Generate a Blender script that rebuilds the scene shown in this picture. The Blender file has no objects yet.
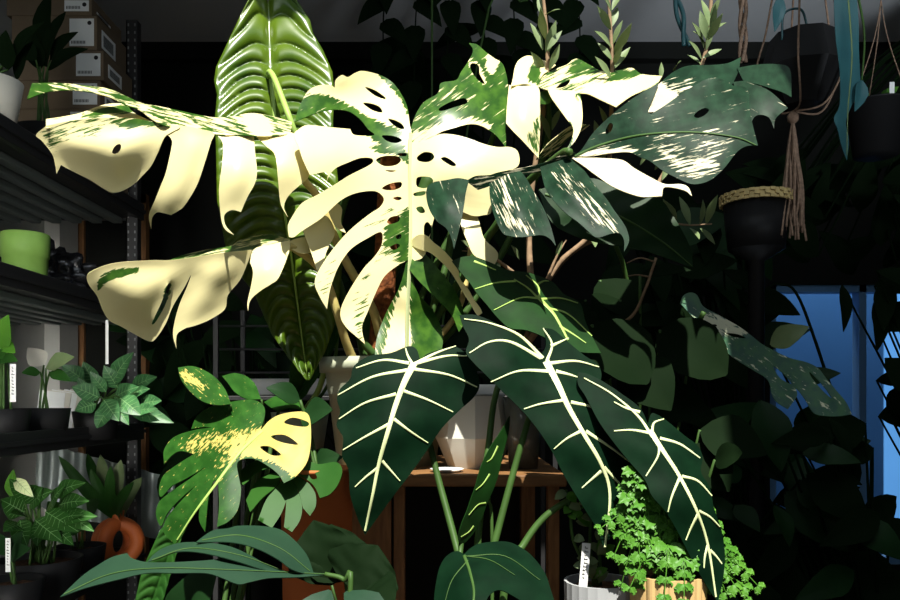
import bpy, bmesh, math, random
import numpy as np
from mathutils import Vector, Matrix, Euler
from mathutils.bvhtree import BVHTree
from mathutils.geometry import delaunay_2d_cdt
random.seed(7); np.random.seed(7)
S = bpy.context.scene
COL = S.collection
FOC, CX, CY, CAMZ = 800.0, 450.0, 400.0, 1.25     # level camera, horizon on row 400

def P(px, py, d):
    return Vector(((px-CX)/FOC*d, d, CAMZ-(py-CY)/FOC*d))

# ------------------------------------------------------------------ objects
def sheet(me, th):
    """give a one-sided leaf sheet its thickness: back side, rim, and crisp edges between them"""
    n = len(me.vertices); V = np.zeros(n*3, np.float32); me.vertices.foreach_get('co', V); V = V.reshape(-1, 3)
    N = np.array([tuple(v.normal) for v in me.vertices]); F = [tuple(f.vertices) for f in me.polygons]
    cnt = {}
    for f in F:
        for i in range(len(f)):
            a, b = f[i], f[(i+1) % len(f)]; cnt.setdefault((min(a, b), max(a, b)), []).append((a, b))
    bd = [c[0] for c in cnt.values() if len(c) == 1]
    F2 = F+[tuple(i+n for i in f[::-1]) for f in F]+[(b, a, a+n, b+n) for a, b in bd]
    me.clear_geometry(); me.from_pydata([tuple(v) for v in np.r_[V, V-N*th]], [], F2); me.update()
    bs = {(min(a, b), max(a, b)) for a, b in bd}; bs |= {(a+n, b+n) for a, b in bs}
    at = me.attributes.get('sharp_edge') or me.attributes.new('sharp_edge', 'BOOLEAN', 'EDGE')
    at.data.foreach_set('value', [tuple(sorted(e.vertices)) in bs for e in me.edges])
    me.polygons.foreach_set('use_smooth', [True]*len(me.polygons)); return n
OFF = {}
def tag(o, label, cat, group=None, kind=None):
    if label: o['label'] = label
    if cat: o['category'] = cat
    if group: o['group'] = group
    if kind: o['kind'] = kind
    return o
def thing(name, loc, label, cat, group=None):
    o = bpy.data.objects.new(name, None); COL.objects.link(o)
    o.location = loc; o.empty_display_size = .05
    OFF[o] = Vector(loc)
    return tag(o, label, cat, group)
def obj(name, bm, mat, parent=None, solid=0, smooth=True, label=None):
    me = bpy.data.meshes.new(name)
    off = OFF.get(parent, Vector((0,0,0))) if parent else Vector((0,0,0))
    if parent: bmesh.ops.translate(bm, verts=bm.verts, vec=-off)
    if smooth:
        for f in bm.faces: f.smooth = True
    bm.normal_update(); bm.to_mesh(me); bm.free()
    for m in (mat if isinstance(mat, (list, tuple)) else [mat]): me.materials.append(m)
    o = bpy.data.objects.new(name, me); COL.objects.link(o)
    if parent: o.parent = parent; OFF[o] = off
    if solid:
        sheet(me, solid)
    if label: o['label'] = label
    return o
def struct(name, bm, mat, smooth=False):
    o = obj(name, bm, mat, smooth=smooth); o['kind'] = 'structure'; return o

# ------------------------------------------------------------------ shapes
def NB(): return bmesh.new()
def box(bm, lo, hi, bev=0, rot=None, piv=None):
    b = bmesh.new(); bmesh.ops.create_cube(b, size=1)
    lo, hi = Vector(lo), Vector(hi)
    bmesh.ops.scale(b, verts=b.verts, vec=hi-lo); bmesh.ops.translate(b, verts=b.verts, vec=(lo+hi)/2)
    if bev: bmesh.ops.bevel(b, geom=b.edges[:], offset=bev, segments=2, affect='EDGES', profile=.5)
    if rot: bmesh.ops.rotate(b, verts=b.verts, cent=piv or (lo+hi)/2, matrix=Euler(rot).to_matrix())
    merge(bm, b); return bm
def merge(bm, b):
    m = {v: bm.verts.new(v.co) for v in b.verts}
    for f in b.faces:
        try: bm.faces.new([m[v] for v in f.verts])
        except ValueError: pass
    b.free()
def spline(pts, n=8, closed=False):
    pts = [np.array(p, float) for p in pts]; out = []; N = len(pts)
    for i in range(N if closed else N-1):
        p1, p2 = pts[i], pts[(i+1) % N]
        p0 = pts[i-1] if (closed or i > 0) else 2*p1-p2
        p3 = pts[(i+2) % N] if (closed or i+2 < N) else 2*p2-p1
        for k in range(n):
            t = k/n
            out.append(.5*((2*p1)+(p2-p0)*t+(2*p0-5*p1+4*p2-p3)*t*t+(3*p1-p0-3*p2+p3)*t**3))
    if not closed: out.append(pts[-1])
    return out
def tube(bm, pts, r0, r1=None, seg=8, n=6, caps=True):
    sp = [Vector(p) for p in (spline(pts, n) if len(pts) > 2 else spline(pts, 3))]
    r1 = r0 if r1 is None else r1; rings = []; up = Vector((.31, .12, .94)); M = len(sp)
    for i, p in enumerate(sp):
        t = (sp[min(i+1, M-1)]-sp[max(i-1, 0)]).normalized()
        a = up-t*up.dot(t)
        if a.length < 1e-3: a = t.orthogonal()
        a.normalize(); up = a; b = t.cross(a); r = r0+(r1-r0)*i/(M-1)
        rings.append([bm.verts.new(p+(a*math.cos(q)+b*math.sin(q))*r) for q in (2*math.pi*k/seg for k in range(seg))])
    for i in range(M-1):
        for k in range(seg):
            bm.faces.new((rings[i][k], rings[i][(k+1) % seg], rings[i+1][(k+1) % seg], rings[i+1][k]))
    if caps:
        bm.faces.new(rings[0][::-1]); bm.faces.new(rings[-1])
    return bm
def lathe(bm, c, prof, seg=32, flute=0, nfl=24, sq=None):
    """prof: (r, z) pairs around a vertical axis through c; flute: rib depth; sq: superellipse power for squarish pots"""
    c = Vector(c); rings = []
    for r, z in prof:
        ring = []
        for k in range(seg):
            a = 2*math.pi*k/seg; q = r
            if flute and r > .02: q = r*(1+flute*abs(math.cos(a*nfl/2)))
            if sq: q = r/((abs(math.cos(a+.35))**sq+abs(math.sin(a+.35))**sq)**(1/sq))
            ring.append(bm.verts.new(c+Vector((q*math.cos(a), q*math.sin(a), z))))
        rings.append(ring)
    for i in range(len(rings)-1):
        for k in range(seg):
            bm.faces.new((rings[i][k], rings[i][(k+1) % seg], rings[i+1][(k+1) % seg], rings[i+1][k]))
    bm.faces.new(rings[0][::-1])
    if prof[-1][0] > 1e-4: bm.faces.new(rings[-1])
    return bm
def pot_bm(c, rt, rb, h, wall=.006, lip=.0, seg=36, **k):
    pr = [(rb, 0), (rt, h-lip*1.5)] if lip else [(rb, 0), ((rb+rt)/2, h/2), (rt, h)]
    if lip: pr += [(rt+lip, h-lip*1.4), (rt+lip, h), (rt+lip-wall, h)]
    else: pr += [(rt-wall, h)]
    pr += [(rt-wall*1.6, h*.5), (rb*.85, h*.2)]
    return lathe(NB(), c, pr, seg, **k)
def soil_bm(c, r, seg=28):
    bm = NB(); c = Vector(c)
    ce = bm.verts.new(c+Vector((0, 0, .006))); rings = []
    for f in (.35, .7, 1.0):
        rings.append([bm.verts.new(c+Vector((r*f*math.cos(2*math.pi*k/seg), r*f*math.sin(2*math.pi*k/seg), random.uniform(-.003, .006)*(f < 1)))) for k in range(seg)])
    for k in range(seg):
        bm.faces.new((ce, rings[0][k], rings[0][(k+1) % seg]))
        for i in (0, 1): bm.faces.new((rings[i][k], rings[i+1][k], rings[i+1][(k+1) % seg], rings[i][(k+1) % seg]))
    base = [bm.verts.new(v.co+Vector((0, 0, -.012))) for v in rings[2]]
    for k in range(seg): bm.faces.new((rings[2][k], base[k], base[(k+1) % seg], rings[2][(k+1) % seg]))
    bm.faces.new(base[::-1])
    return bm

# ------------------------------------------------------------------ traced leaf blades (real size and depth per point)
def outline(pts, n=5):
    """closed curve through pts; a point with a third value of 1 is a sharp corner"""
    N = len(pts); cor = [i for i, p in enumerate(pts) if len(p) > 2 and p[2]]
    q = [tuple(p[:2]) for p in pts]
    if not cor: return np.array(spline(q, n, True))
    out = []
    for a, b in zip(cor, cor[1:]+[cor[0]+N]):
        seg = [q[i % N] for i in range(a, b+1)]
        out += spline(seg, n)[:-1]
    return np.array(out)
def inside(pts, poly):
    x, y = pts[:, 0], pts[:, 1]; r = np.zeros(len(pts), bool); n = len(poly)
    for i in range(n):
        x0, y0 = poly[i]; x1, y1 = poly[(i+1) % n]
        if y0 == y1: continue
        c = (y0 > y) != (y1 > y)
        r ^= c & (x < (x1-x0)*(y-y0)/(y1-y0)+x0)
    return r
def edist(pts, poly):
    a = poly; b = np.roll(poly, -1, 0); d = np.full(len(pts), 1e9)
    for p, q in zip(a, b):
        v = q-p; L = (v**2).sum()+1e-9
        t = np.clip(((pts-p)@v)/L, 0, 1)[:, None]
        d = np.minimum(d, np.sqrt(((pts-p-t*v)**2).sum(1)))
    return d
class Depth:
    def __init__(s, ctrl):
        c = np.array(ctrl if not isinstance(ctrl, (int, float)) else [(0, 0, ctrl)], float)
        s.c = c; n = len(c)
        if n >= 3:
            X = c[:, :2]/100; K = s.k(X, X)+np.eye(n)*.004
            A = np.zeros((n+3, n+3)); A[:n, :n] = K; A[:n, n] = 1; A[:n, n+1:n+3] = X; A[n:, :n] = A[:n, n:].T
            s.w = np.linalg.lstsq(A, np.r_[c[:, 2], 0, 0, 0], rcond=None)[0]
    def k(s, A, B):
        r2 = ((A[:, None]-B[None])**2).sum(2); return np.where(r2 > 1e-12, .5*r2*np.log(r2+1e-12), 0)
    def __call__(s, pts):
        pts = np.atleast_2d(np.array(pts, float)[..., :2]); c = s.c; n = len(c)
        if n == 1: return np.full(len(pts), c[0, 2])
        if n == 2:
            v = c[1, :2]-c[0, :2]; t = np.clip(((pts-c[0, :2])@v)/(v@v), -.3, 1.3); return c[0, 2]+(c[1, 2]-c[0, 2])*t
        X = pts/100; r = s.k(X, c[:, :2]/100)@s.w[:n]+s.w[n]+X@s.w[n+1:n+3]
        lo, hi = c[:, 2].min(), c[:, 2].max(); m = (hi-lo)*.25+.01
        return np.clip(r, lo-m, hi+m)
class Blade:
    """one leaf: several lobes traced, lifted to depth, collected in one mesh"""
    def __init__(s): s.V = []; s.F = []; s.C = []; s.U = []
    def lobe(s, pts, depth, holes=(), cream=1.0, masks=(), vein=0, grid=None, bulge=.0, ripple=None, n=5):
        grid = grid or (3.4 if len(masks) else 4.6)
        ol = outline(pts, n); hs = [outline(h, 4) for h in holes]
        dep = Depth(depth)
        x0, y0 = ol.min(0); x1, y1 = ol.max(0); g = []
        j = 0; y = y0
        while y < y1:
            g += [(x+(grid/2 if j % 2 else 0), y) for x in np.arange(x0, x1, grid)]; y += grid*.87; j += 1
        g = np.array(g) if g else np.zeros((0, 2))
        if len(g):
            k = inside(g, ol) & (edist(g, ol) > grid*.45)
            for h in hs: k &= ~inside(g, h) & (edist(g, h) > grid*.45)
            g = g[k]
        vs = [Vector(p) for p in ol]; es = [(i, (i+1) % len(ol)) for i in range(len(ol))]
        for h in hs:
            b = len(vs); vs += [Vector(p) for p in h]; es += [(b+i, b+(i+1) % len(h)) for i in range(len(h))]
        vs += [Vector(p) for p in g]
        r = delaunay_2d_cdt(vs, es, [], 0, 1e-4)
        v = np.array([tuple(p) for p in r[0]]); f = [t for t in r[2] if len(t) == 3]
        cen = np.array([v[list(t)].mean(0) for t in f])
        k = inside(cen, ol)
        for h in hs: k &= ~inside(cen, h)
        f = [t for t, q in zip(f, k) if q]
        used = sorted({i for t in f for i in t}); mp = {a: b for b, a in enumerate(used)}; v = v[used]
        d = dep(v)
        if bulge:
            e = edist(v, ol); t = np.clip(e/max(e.max(), 1e-6), 0, 1); bl = t*t*(3-2*t)
            ed = np.array([(mp[t_[i]], mp[t_[(i+1) % 3]]) for t_ in f for i in range(3)]); deg = np.bincount(ed.ravel(), minlength=len(v)).astype(float)
            for _ in range(14):
                acc = np.zeros(len(v)); np.add.at(acc, ed[:, 0], bl[ed[:, 1]]); np.add.at(acc, ed[:, 1], bl[ed[:, 0]]); bl = .5*bl+.5*acc/np.maximum(deg, 1)
            d = d-bulge*.9*bl
        if ripple: d = d+ripple(v)
        c = np.full(len(v), float(cream))
        for poly, val, soft in masks:
            pl = outline(poly, 4); ins = inside(v, pl); e = edist(v, pl)
            w = np.clip(.5+np.where(ins, e, -e)/(2*soft), 0, 1); c = c*(1-w)+val*w
        b = len(s.V); a = math.radians(vein); R = np.array([[math.cos(a), math.sin(a)], [-math.sin(a), math.cos(a)]])
        s.U += [tuple(q) for q in (v@R.T)/100+random.random()*3]
        s.V += [P(p[0], p[1], dd) for p, dd in zip(v, d)]; s.C += list(c)
        s.F += [(b+mp[t[2]], b+mp[t[1]], b+mp[t[0]]) for t in f]
        tri = [(mp[t[0]], mp[t[1]], mp[t[2]]) for t in f]; vv = [Vector((q[0], q[1], 0)) for q in v]
        bvh = BVHTree.FromPolygons(vv, tri)
        def look(qs, d=d, v=v, tri=tri, bvh=bvh):
            out = []
            for q in np.atleast_2d(qs):
                loc, _, i, _ = bvh.find_nearest(Vector((q[0], q[1], 0)))
                a_, b_, c_ = tri[i]; p0, p1, p2 = v[a_], v[b_], v[c_]; p = np.array(loc[:2])
                den = (p1[1]-p2[1])*(p0[0]-p2[0])+(p2[0]-p1[0])*(p0[1]-p2[1])
                l0 = ((p1[1]-p2[1])*(p[0]-p2[0])+(p2[0]-p1[0])*(p[1]-p2[1]))/den; l1 = ((p2[1]-p0[1])*(p[0]-p2[0])+(p0[0]-p2[0])*(p[1]-p2[1]))/den
                out.append(l0*d[a_]+l1*d[b_]+(1-l0-l1)*d[c_])
            return np.array(out)
        s.dep = look
        return s
    def build(s, name, mat, parent, thick=.0012, label=None):
        me = bpy.data.meshes.new(name); off = OFF.get(parent, Vector())
        me.from_pydata([v-off for v in s.V], [], s.F)
        me.update()
        q = sum(f.normal.dot(Vector((0, 0, CAMZ))-(f.center+off))*f.area for f in me.polygons)
        if q < 0: me.flip_normals()                      # the upper side is the one the room sees
        sheet(me, thick); s.C = s.C*2; s.U = s.U*2
        a = me.attributes.new('cream', 'FLOAT', 'POINT'); a.data.foreach_set('value', s.C)
        uv = me.uv_layers.new(name='UVMap')
        for l in me.loops: uv.data[l.index].uv = s.U[l.vertex_index]
        me.polygons.foreach_set('use_smooth', [True]*len(me.polygons))
        me.materials.append(mat)
        o = bpy.data.objects.new(name, me); COL.objects.link(o); o.parent = parent; OFF[o] = off
        if label: o['label'] = label
        return o
def ribbon(bm, pts, w0, w1, dep, lift=.0015, n=6):
    sp = spline(pts, n); M = len(sp); rows = []
    for i, p in enumerate(sp):
        t = sp[min(i+1, M-1)]-sp[max(i-1, 0)]; t = t/(np.linalg.norm(t)+1e-9); nn = np.array([-t[1], t[0]])
        w = (w0+(w1-w0)*(i/(M-1))**.8)/2
        q = np.array([p-nn*w, p-nn*w*.45, p+nn*w*.45, p+nn*w]); d = dep(q)
        d = d-np.array([.0004, lift, lift, .0004])-.0004
        rows.append([bm.verts.new(P(a[0], a[1], b)) for a, b in zip(q, d)])
    for i in range(M-1):
        for k in range(3): bm.faces.new((rows[i][k], rows[i][k+1], rows[i+1][k+1], rows[i+1][k]))
    return bm

# ------------------------------------------------------------------ small generic leaves
SH = {'ovate': [(0, .05), (.12, .55), (.3, .95), (.45, 1), (.7, .72), (.88, .34), (1, 0.02)],
      'heart': [(0, .35), (.06, .8), (.2, 1), (.4, .95), (.65, .68), (.85, .32), (1, .02)],
      'lance': [(0, .08), (.2, .6), (.45, 1), (.7, .75), (.9, .3), (1, .02)],
      'round': [(0, .2), (.1, .65), (.3, .97), (.55, 1), (.8, .7), (.93, .4), (1, .05)],
      'strap': [(0, .5), (.2, .8), (.5, 1), (.8, .8), (.94, .4), (1, .03)]}
def gleaf(bm, base, tip, width, face=(0, -1, .4), shape='ovate', arch=.08, fold=.12, nl=9, nw=3, wav=0):
    base, tip = Vector(base), Vector(tip); ax = tip-base; L = ax.length; ax.normalize()
    f = Vector(face); f = f-ax*f.dot(ax)
    if f.length < 1e-3: f = ax.orthogonal()
    f.normalize(); s = ax.cross(f); tb = SH[shape]; rows = []
    for i in range(nl+1):
        t = i/nl; w = np.interp(t, [a for a, _ in tb], [b for _, b in tb])*width/2
        row = []
        for k in range(-nw, nw+1):
            u = k/nw
            z = arch*L*math.sin(math.pi*t)-arch*L*t*t*.8-fold*(1-abs(u))*w*1.2+wav*w*math.sin(t*19+k)*abs(u)
            row.append(bm.verts.new(base+ax*(t*L)+s*(u*w)+f*z))
        rows.append(row)
    for i in range(nl):
        for k in range(2*nw): bm.faces.new((rows[i][k], rows[i][k+1], rows[i+1][k+1], rows[i+1][k]))
    return bm

def gvein(bm, base, tip, width, face=(0, -1, .4), shape='ovate', arch=.08, fold=.12, ns=5, rw=.035, lift=.0007):
    """midrib and side veins lying on a gleaf of the same arguments"""
    base, tip = Vector(base), Vector(tip); ax = tip-base; L = ax.length; ax.normalize()
    f = Vector(face); f = f-ax*f.dot(ax); f.normalize(); s = ax.cross(f); tb = SH[shape]
    wf = lambda t: np.interp(t, [a for a, _ in tb], [b for _, b in tb])*width/2
    def pt(t, u): w = wf(t); return base+ax*(t*L)+s*(u*w)+f*(arch*L*math.sin(math.pi*t)-arch*L*t*t*.8-fold*(1-abs(u))*w*1.2+lift)
    def rib(path, w0, w1):
        rows = []
        for i, (t, u) in enumerate(path):
            w = w0+(w1-w0)*i/(len(path)-1); p = pt(t, u); d = (Vector(pt(*path[min(i+1, len(path)-1)]))-Vector(pt(*path[max(i-1, 0)]))).normalized().cross(f)
            rows.append([bm.verts.new(p-d*w/2), bm.verts.new(p+d*w/2)])
        for i in range(len(rows)-1): bm.faces.new((rows[i][0], rows[i][1], rows[i+1][1], rows[i+1][0]))
    rib([(i/10, 0) for i in range(11)], width*rw, width*rw*.4)
    for k in range(ns):
        t = .1+.68*k/ns
        for sg in (-1, 1): rib([(t, 0), (t+.06, sg*.35), (t+.1, sg*.65), (min(1, t+.13), sg*.88)], width*rw*.7, width*rw*.3)
    return bm

# ------------------------------------------------------------------ materials
def mat(name, color, rough=.6, spec=.4, noise=0, nscale=20, metal=0, bump=0, col2=None, trans=0, stretch=None):
    m = bpy.data.materials.new(name); m.use_nodes = True; nt = m.node_tree; n = nt.nodes; l = nt.links
    b = n['Principled BSDF']; b.inputs['Roughness'].default_value = rough; b.inputs['Metallic'].default_value = metal
    b.inputs['Specular IOR Level'].default_value = spec
    c1 = (*color, 1); c2 = (*(col2 or [x*.55 for x in color]), 1)
    out = None
    if noise or col2 or bump:
        tc = n.new('ShaderNodeTexCoord'); mp = n.new('ShaderNodeMapping'); tx = n.new('ShaderNodeTexNoise')
        mp.inputs['Scale'].default_value = stretch or (1, 1, 1)
        tx.inputs['Scale'].default_value = nscale; tx.inputs['Detail'].default_value = 5
        l.new(tc.outputs['Object'], mp.inputs[0]); l.new(mp.outputs[0], tx.inputs['Vector'])
        mx = n.new('ShaderNodeMix'); mx.data_type = 'RGBA'; mx.inputs[6].default_value = c1; mx.inputs[7].default_value = c2
        rp = n.new('ShaderNodeMapRange'); rp.inputs[1].default_value = .35; rp.inputs[2].default_value = .68; rp.inputs[4].default_value = noise or 1
        l.new(tx.outputs['Fac'], rp.inputs[0]); l.new(rp.outputs[0], mx.inputs[0]); l.new(mx.outputs[2], b.inputs['Base Color']); out = mx.outputs[2]
        if bump:
            bp = n.new('ShaderNodeBump'); bp.inputs['Strength'].default_value = bump; bp.inputs['Distance'].default_value = .004
            l.new(tx.outputs['Fac'], bp.inputs['Height']); l.new(bp.outputs[0], b.inputs['Normal'])
    else: b.inputs['Base Color'].default_value = c1
    if trans:
        t = n.new('ShaderNodeBsdfTranslucent'); ms = n.new('ShaderNodeMixShader'); ms.inputs[0].default_value = trans
        t.inputs['Color'].default_value = (min(1, c1[0]*1.5), min(1, c1[1]*1.4), c1[2]*.8, 1)
        l.new(b.outputs[0], ms.inputs[1]); l.new(t.outputs[0], ms.inputs[2]); l.new(ms.outputs[0], n['Material Output'].inputs[0])
    return m
def variegated(name, green, green2, cream, rough=.3, trans=.2, su=4.0, sv=38.0, amp=2.0, spec=.22):
    m = bpy.data.materials.new(name); m.use_nodes = True; nt = m.node_tree; n = nt.nodes; l = nt.links
    b = n['Principled BSDF']; b.inputs['Roughness'].default_value = rough; b.inputs['Specular IOR Level'].default_value = spec
    uv = n.new('ShaderNodeUVMap'); mp = n.new('ShaderNodeMapping'); mp.inputs['Scale'].default_value = (su, sv, 1)
    tx = n.new('ShaderNodeTexNoise'); tx.inputs['Scale'].default_value = 1; tx.inputs['Detail'].default_value = 4; tx.inputs['Roughness'].default_value = .62
    tx.inputs['Distortion'].default_value = .3
    l.new(uv.outputs[0], mp.inputs[0]); l.new(mp.outputs[0], tx.inputs['Vector'])
    at = n.new('ShaderNodeAttribute'); at.attribute_name = 'cream'
    ma = n.new('ShaderNodeMath'); ma.operation = 'MULTIPLY_ADD'; ma.inputs[1].default_value = amp; ma.inputs[2].default_value = -.5*amp
    l.new(tx.outputs['Fac'], ma.inputs[0])
    ad = n.new('ShaderNodeMath'); ad.operation = 'ADD'; l.new(ma.outputs[0], ad.inputs[0]); l.new(at.outputs['Fac'], ad.inputs[1])
    rp = n.new('ShaderNodeMapRange'); rp.inputs[1].default_value = .42; rp.inputs[2].default_value = .58; rp.interpolation_type = 'SMOOTHSTEP'
    l.new(ad.outputs[0], rp.inputs[0])
    t2 = n.new('ShaderNodeTexNoise'); t2.inputs['Scale'].default_value = 9; t2.inputs['Detail'].default_value = 3; l.new(uv.outputs[0], t2.inputs['Vector'])
    r2 = n.new('ShaderNodeMapRange'); r2.inputs[1].default_value = .4; r2.inputs[2].default_value = .65; l.new(t2.outputs['Fac'], r2.inputs[0])
    g = n.new('ShaderNodeMix'); g.data_type = 'RGBA'; g.inputs[6].default_value = (*green, 1); g.inputs[7].default_value = (*green2, 1); l.new(r2.outputs[0], g.inputs[0])
    mx = n.new('ShaderNodeMix'); mx.data_type = 'RGBA'; mx.inputs[7].default_value = (*cream, 1)
    l.new(g.outputs[2], mx.inputs[6]); l.new(rp.outputs[0], mx.inputs[0]); l.new(mx.outputs[2], b.inputs['Base Color'])
    bp = n.new('ShaderNodeBump'); bp.inputs['Strength'].default_value = .12; bp.inputs['Distance'].default_value = .003
    m3 = n.new('ShaderNodeMapping'); m3.inputs['Scale'].default_value = (1, 14, 1); t3 = n.new('ShaderNodeTexNoise'); t3.inputs['Scale'].default_value = 1
    l.new(uv.outputs[0], m3.inputs[0]); l.new(m3.outputs[0], t3.inputs['Vector']); l.new(t3.outputs['Fac'], bp.inputs['Height']); l.new(bp.outputs[0], b.inputs['Normal'])
    t = n.new('ShaderNodeBsdfTranslucent'); ms = n.new('ShaderNodeMixShader'); ms.inputs[0].default_value = trans
    l.new(mx.outputs[2], t.inputs['Color'])
    l.new(b.outputs[0], ms.inputs[1]); l.new(t.outputs[0], ms.inputs[2]); l.new(ms.outputs[0], n['Material Output'].inputs[0])
    return m
M = {}
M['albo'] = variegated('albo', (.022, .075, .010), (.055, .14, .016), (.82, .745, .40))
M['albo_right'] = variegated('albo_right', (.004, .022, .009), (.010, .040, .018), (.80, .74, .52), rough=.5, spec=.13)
M['thai'] = variegated('thai', (.013, .062, .007), (.024, .095, .012), (.52, .42, .11), su=13, sv=46, rough=.45, spec=.15)
M['thai_dim'] = variegated('thai_dim', (.05, .12, .085), (.07, .17, .08), (.7, .7, .5), su=7, sv=24, rough=.35)
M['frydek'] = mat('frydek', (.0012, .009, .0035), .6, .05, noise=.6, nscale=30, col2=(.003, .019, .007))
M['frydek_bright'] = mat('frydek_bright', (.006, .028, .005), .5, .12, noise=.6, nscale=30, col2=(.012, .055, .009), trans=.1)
M['white_vein'] = mat('white_vein', (.62, .70, .36), .5, .3)
M['green_vein'] = mat('green_vein', (.30, .45, .10), .5, .3)
M['veitchii'] = mat('veitchii', (.085, .145, .008), .28, .42, noise=.8, nscale=14, col2=(.032, .085, .008), trans=.14)
M['petiole_cream'] = mat('petiole_cream', (.62, .48, .18), .45, .4, noise=.7, nscale=40, col2=(.38, .36, .11))
M['petiole_green'] = mat('petiole_green', (.045, .10, .022), .5, .2, noise=.5, nscale=30)
M['leaf_deep'] = mat('leaf_deep', (.006, .026, .006), .5, .14, noise=.7, nscale=16, col2=(.011, .040, .010), trans=.08)
M['leaf_mid'] = mat('leaf_mid', (.016, .068, .010), .5, .14, noise=.7, nscale=16, col2=(.03, .10, .015), trans=.12)
M['leaf_bright'] = mat('leaf_bright', (.06, .20, .018), .45, .25, noise=.7, nscale=18, col2=(.11, .28, .03), trans=.2)
M['leaf_grey'] = mat('leaf_grey', (.012, .036, .020), .5, .2, noise=.6, nscale=16, col2=(.018, .052, .026), trans=.05)
M['leaf_teal'] = mat('leaf_teal', (.03, .11, .12), .3, .6, noise=.6, nscale=16, col2=(.02, .07, .085))
M['leaf_shadow'] = mat('leaf_shadow', (.004, .011, .0035), .7, .03, noise=.6, nscale=12, col2=(.0055, .013, .004))  # leaf green darkened to carry the shade of the back plants
M['leaf_olive'] = mat('leaf_olive', (.17, .23, .10), .5, .3, noise=.6, nscale=40, col2=(.11, .17, .07), trans=.12)
M['leaf_calathea'] = mat('leaf_calathea', (.018, .075, .022), .45, .35, noise=.9, nscale=60, col2=(.05, .16, .05))
M['vein_pale'] = mat('vein_pale', (.16, .30, .12), .5, .2)
M['bark'] = mat('bark', (.30, .20, .12), .8, .2, noise=.8, nscale=60, bump=.4)
M['coir'] = mat('coir', (.30, .10, .035), .95, .1, noise=.9, nscale=90, col2=(.07, .025, .012), bump=1)
M['soil'] = mat('soil', (.055, .03, .018), .95, .1, noise=.9, nscale=80, col2=(.16, .08, .05), bump=1)
M['white_pot'] = mat('white_pot', (.62, .60, .52), .45, .4, noise=.15, nscale=10)
M['pale_pot'] = mat('pale_pot', (.44, .47, .34), .5, .35, noise=.2, nscale=12)
M['terracotta'] = mat('terracotta', (.48, .15, .045), .8, .2, noise=.4, nscale=14, col2=(.36, .11, .04))
M['orange'] = mat('orange', (.62, .15, .035), .5, .4, noise=.3, nscale=10, col2=(.5, .11, .03))
M['gold'] = mat('gold', (.62, .42, .18), .5, .4, noise=.3, nscale=18)
M['grey_pot'] = mat('grey_pot', (.38, .39, .40), .55, .35, noise=.2, nscale=14)
M['black_plastic'] = mat('black_plastic', (.009, .009, .0095), .55, .2)
M['black_bag'] = mat('black_bag', (.010, .010, .012), .22, .6)
M['lime'] = mat('lime', (.24, .44, .09), .55, .3, noise=.2, nscale=30)
M['wood'] = mat('wood', (.25, .125, .045), .6, .3, noise=.8, nscale=9, col2=(.13, .06, .022), stretch=(2, 14, 14))
M['wood_v'] = mat('wood_v', (.27, .13, .045), .6, .3, noise=.8, nscale=9, col2=(.14, .06, .022), stretch=(14, 14, 2))
M['metal'] = mat('metal', (.02, .02, .021), .42, .5, noise=.2, nscale=30)
M['metal_dot'] = mat('metal_dot', (.20, .21, .21), .5, .4)
M['rib_metal'] = mat('rib_metal', (.16, .19, .18), .4, .5, metal=.3)
M['cardboard'] = mat('cardboard', (.16, .12, .08), .85, .1, noise=.2, nscale=30)
M['paper'] = mat('paper', (.75, .77, .76), .7, .2)
M['ink'] = mat('ink', (.02, .02, .02), .7, .2)
M['cord'] = mat('cord', (.30, .20, .14), .9, .1, noise=.8, nscale=120, bump=.7)
M['white_plastic'] = mat('white_plastic', (.78, .78, .76), .45, .4)
M['clear'] = mat('clear', (.5, .55, .5), .12, .5)
M['clear'].node_tree.nodes['Principled BSDF'].inputs['Transmission Weight'].default_value = .8
M['wall'] = mat('wall', (.55, .55, .51), .85, .2, noise=.25, nscale=5)
M['wall_dark'] = mat('wall_dark', (.016, .017, .015), .9, .1, noise=.4, nscale=4)  # near black: the shade at the back of the room put into the colour
M['ceiling'] = mat('ceiling', (.78, .79, .80), .9, .1, noise=.15, nscale=3)
M['floor'] = mat('floor', (.05, .048, .045), .7, .3, noise=.5, nscale=6)
M['blue'] = mat('blue', (.045, .17, .42), .6, .3, noise=.35, nscale=3, col2=(.03, .12, .32))
M['blue_light'] = mat('blue_light', (.16, .34, .60), .6, .3)
M['dead'] = mat('dead', (.42, .26, .10), .8, .2, noise=.6, nscale=30)
M['wicker'] = mat('wicker', (.55, .42, .18), .7, .3, noise=.5, nscale=60)

# ================================================================== THE ROOM
XL, XR, YB, ZC = -1.45, 2.05, 3.4, 2.75
struct('floor', box(NB(), (XL-.1, -1.2, -.08), (XR+.1, YB+.1, 0)), M['floor'])
bm = NB(); box(bm, (XL-.1, YB, 0), (-1.38, YB+.1, ZC))
WX0, WX1, WZ0, WZ1 = 1.36, 2.0, .55, 1.74
box(bm, (-1.38, YB, 0), (WX0, YB+.1, ZC)); box(bm, (WX0, YB, 0), (WX1, YB+.1, WZ0)); box(bm, (WX0, YB, WZ1), (WX1, YB+.1, ZC)); box(bm, (WX1, YB, 0), (XR+.1, YB+.1, ZC))
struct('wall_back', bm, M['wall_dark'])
struct('wall_left', box(NB(), (XL-.1, -1.2, 0), (XL, YB, ZC)), M['wall'])
struct('wall_right', box(NB(), (XR, -1.2, 0), (XR+.1, YB, ZC)), M['wall_dark'])
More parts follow.
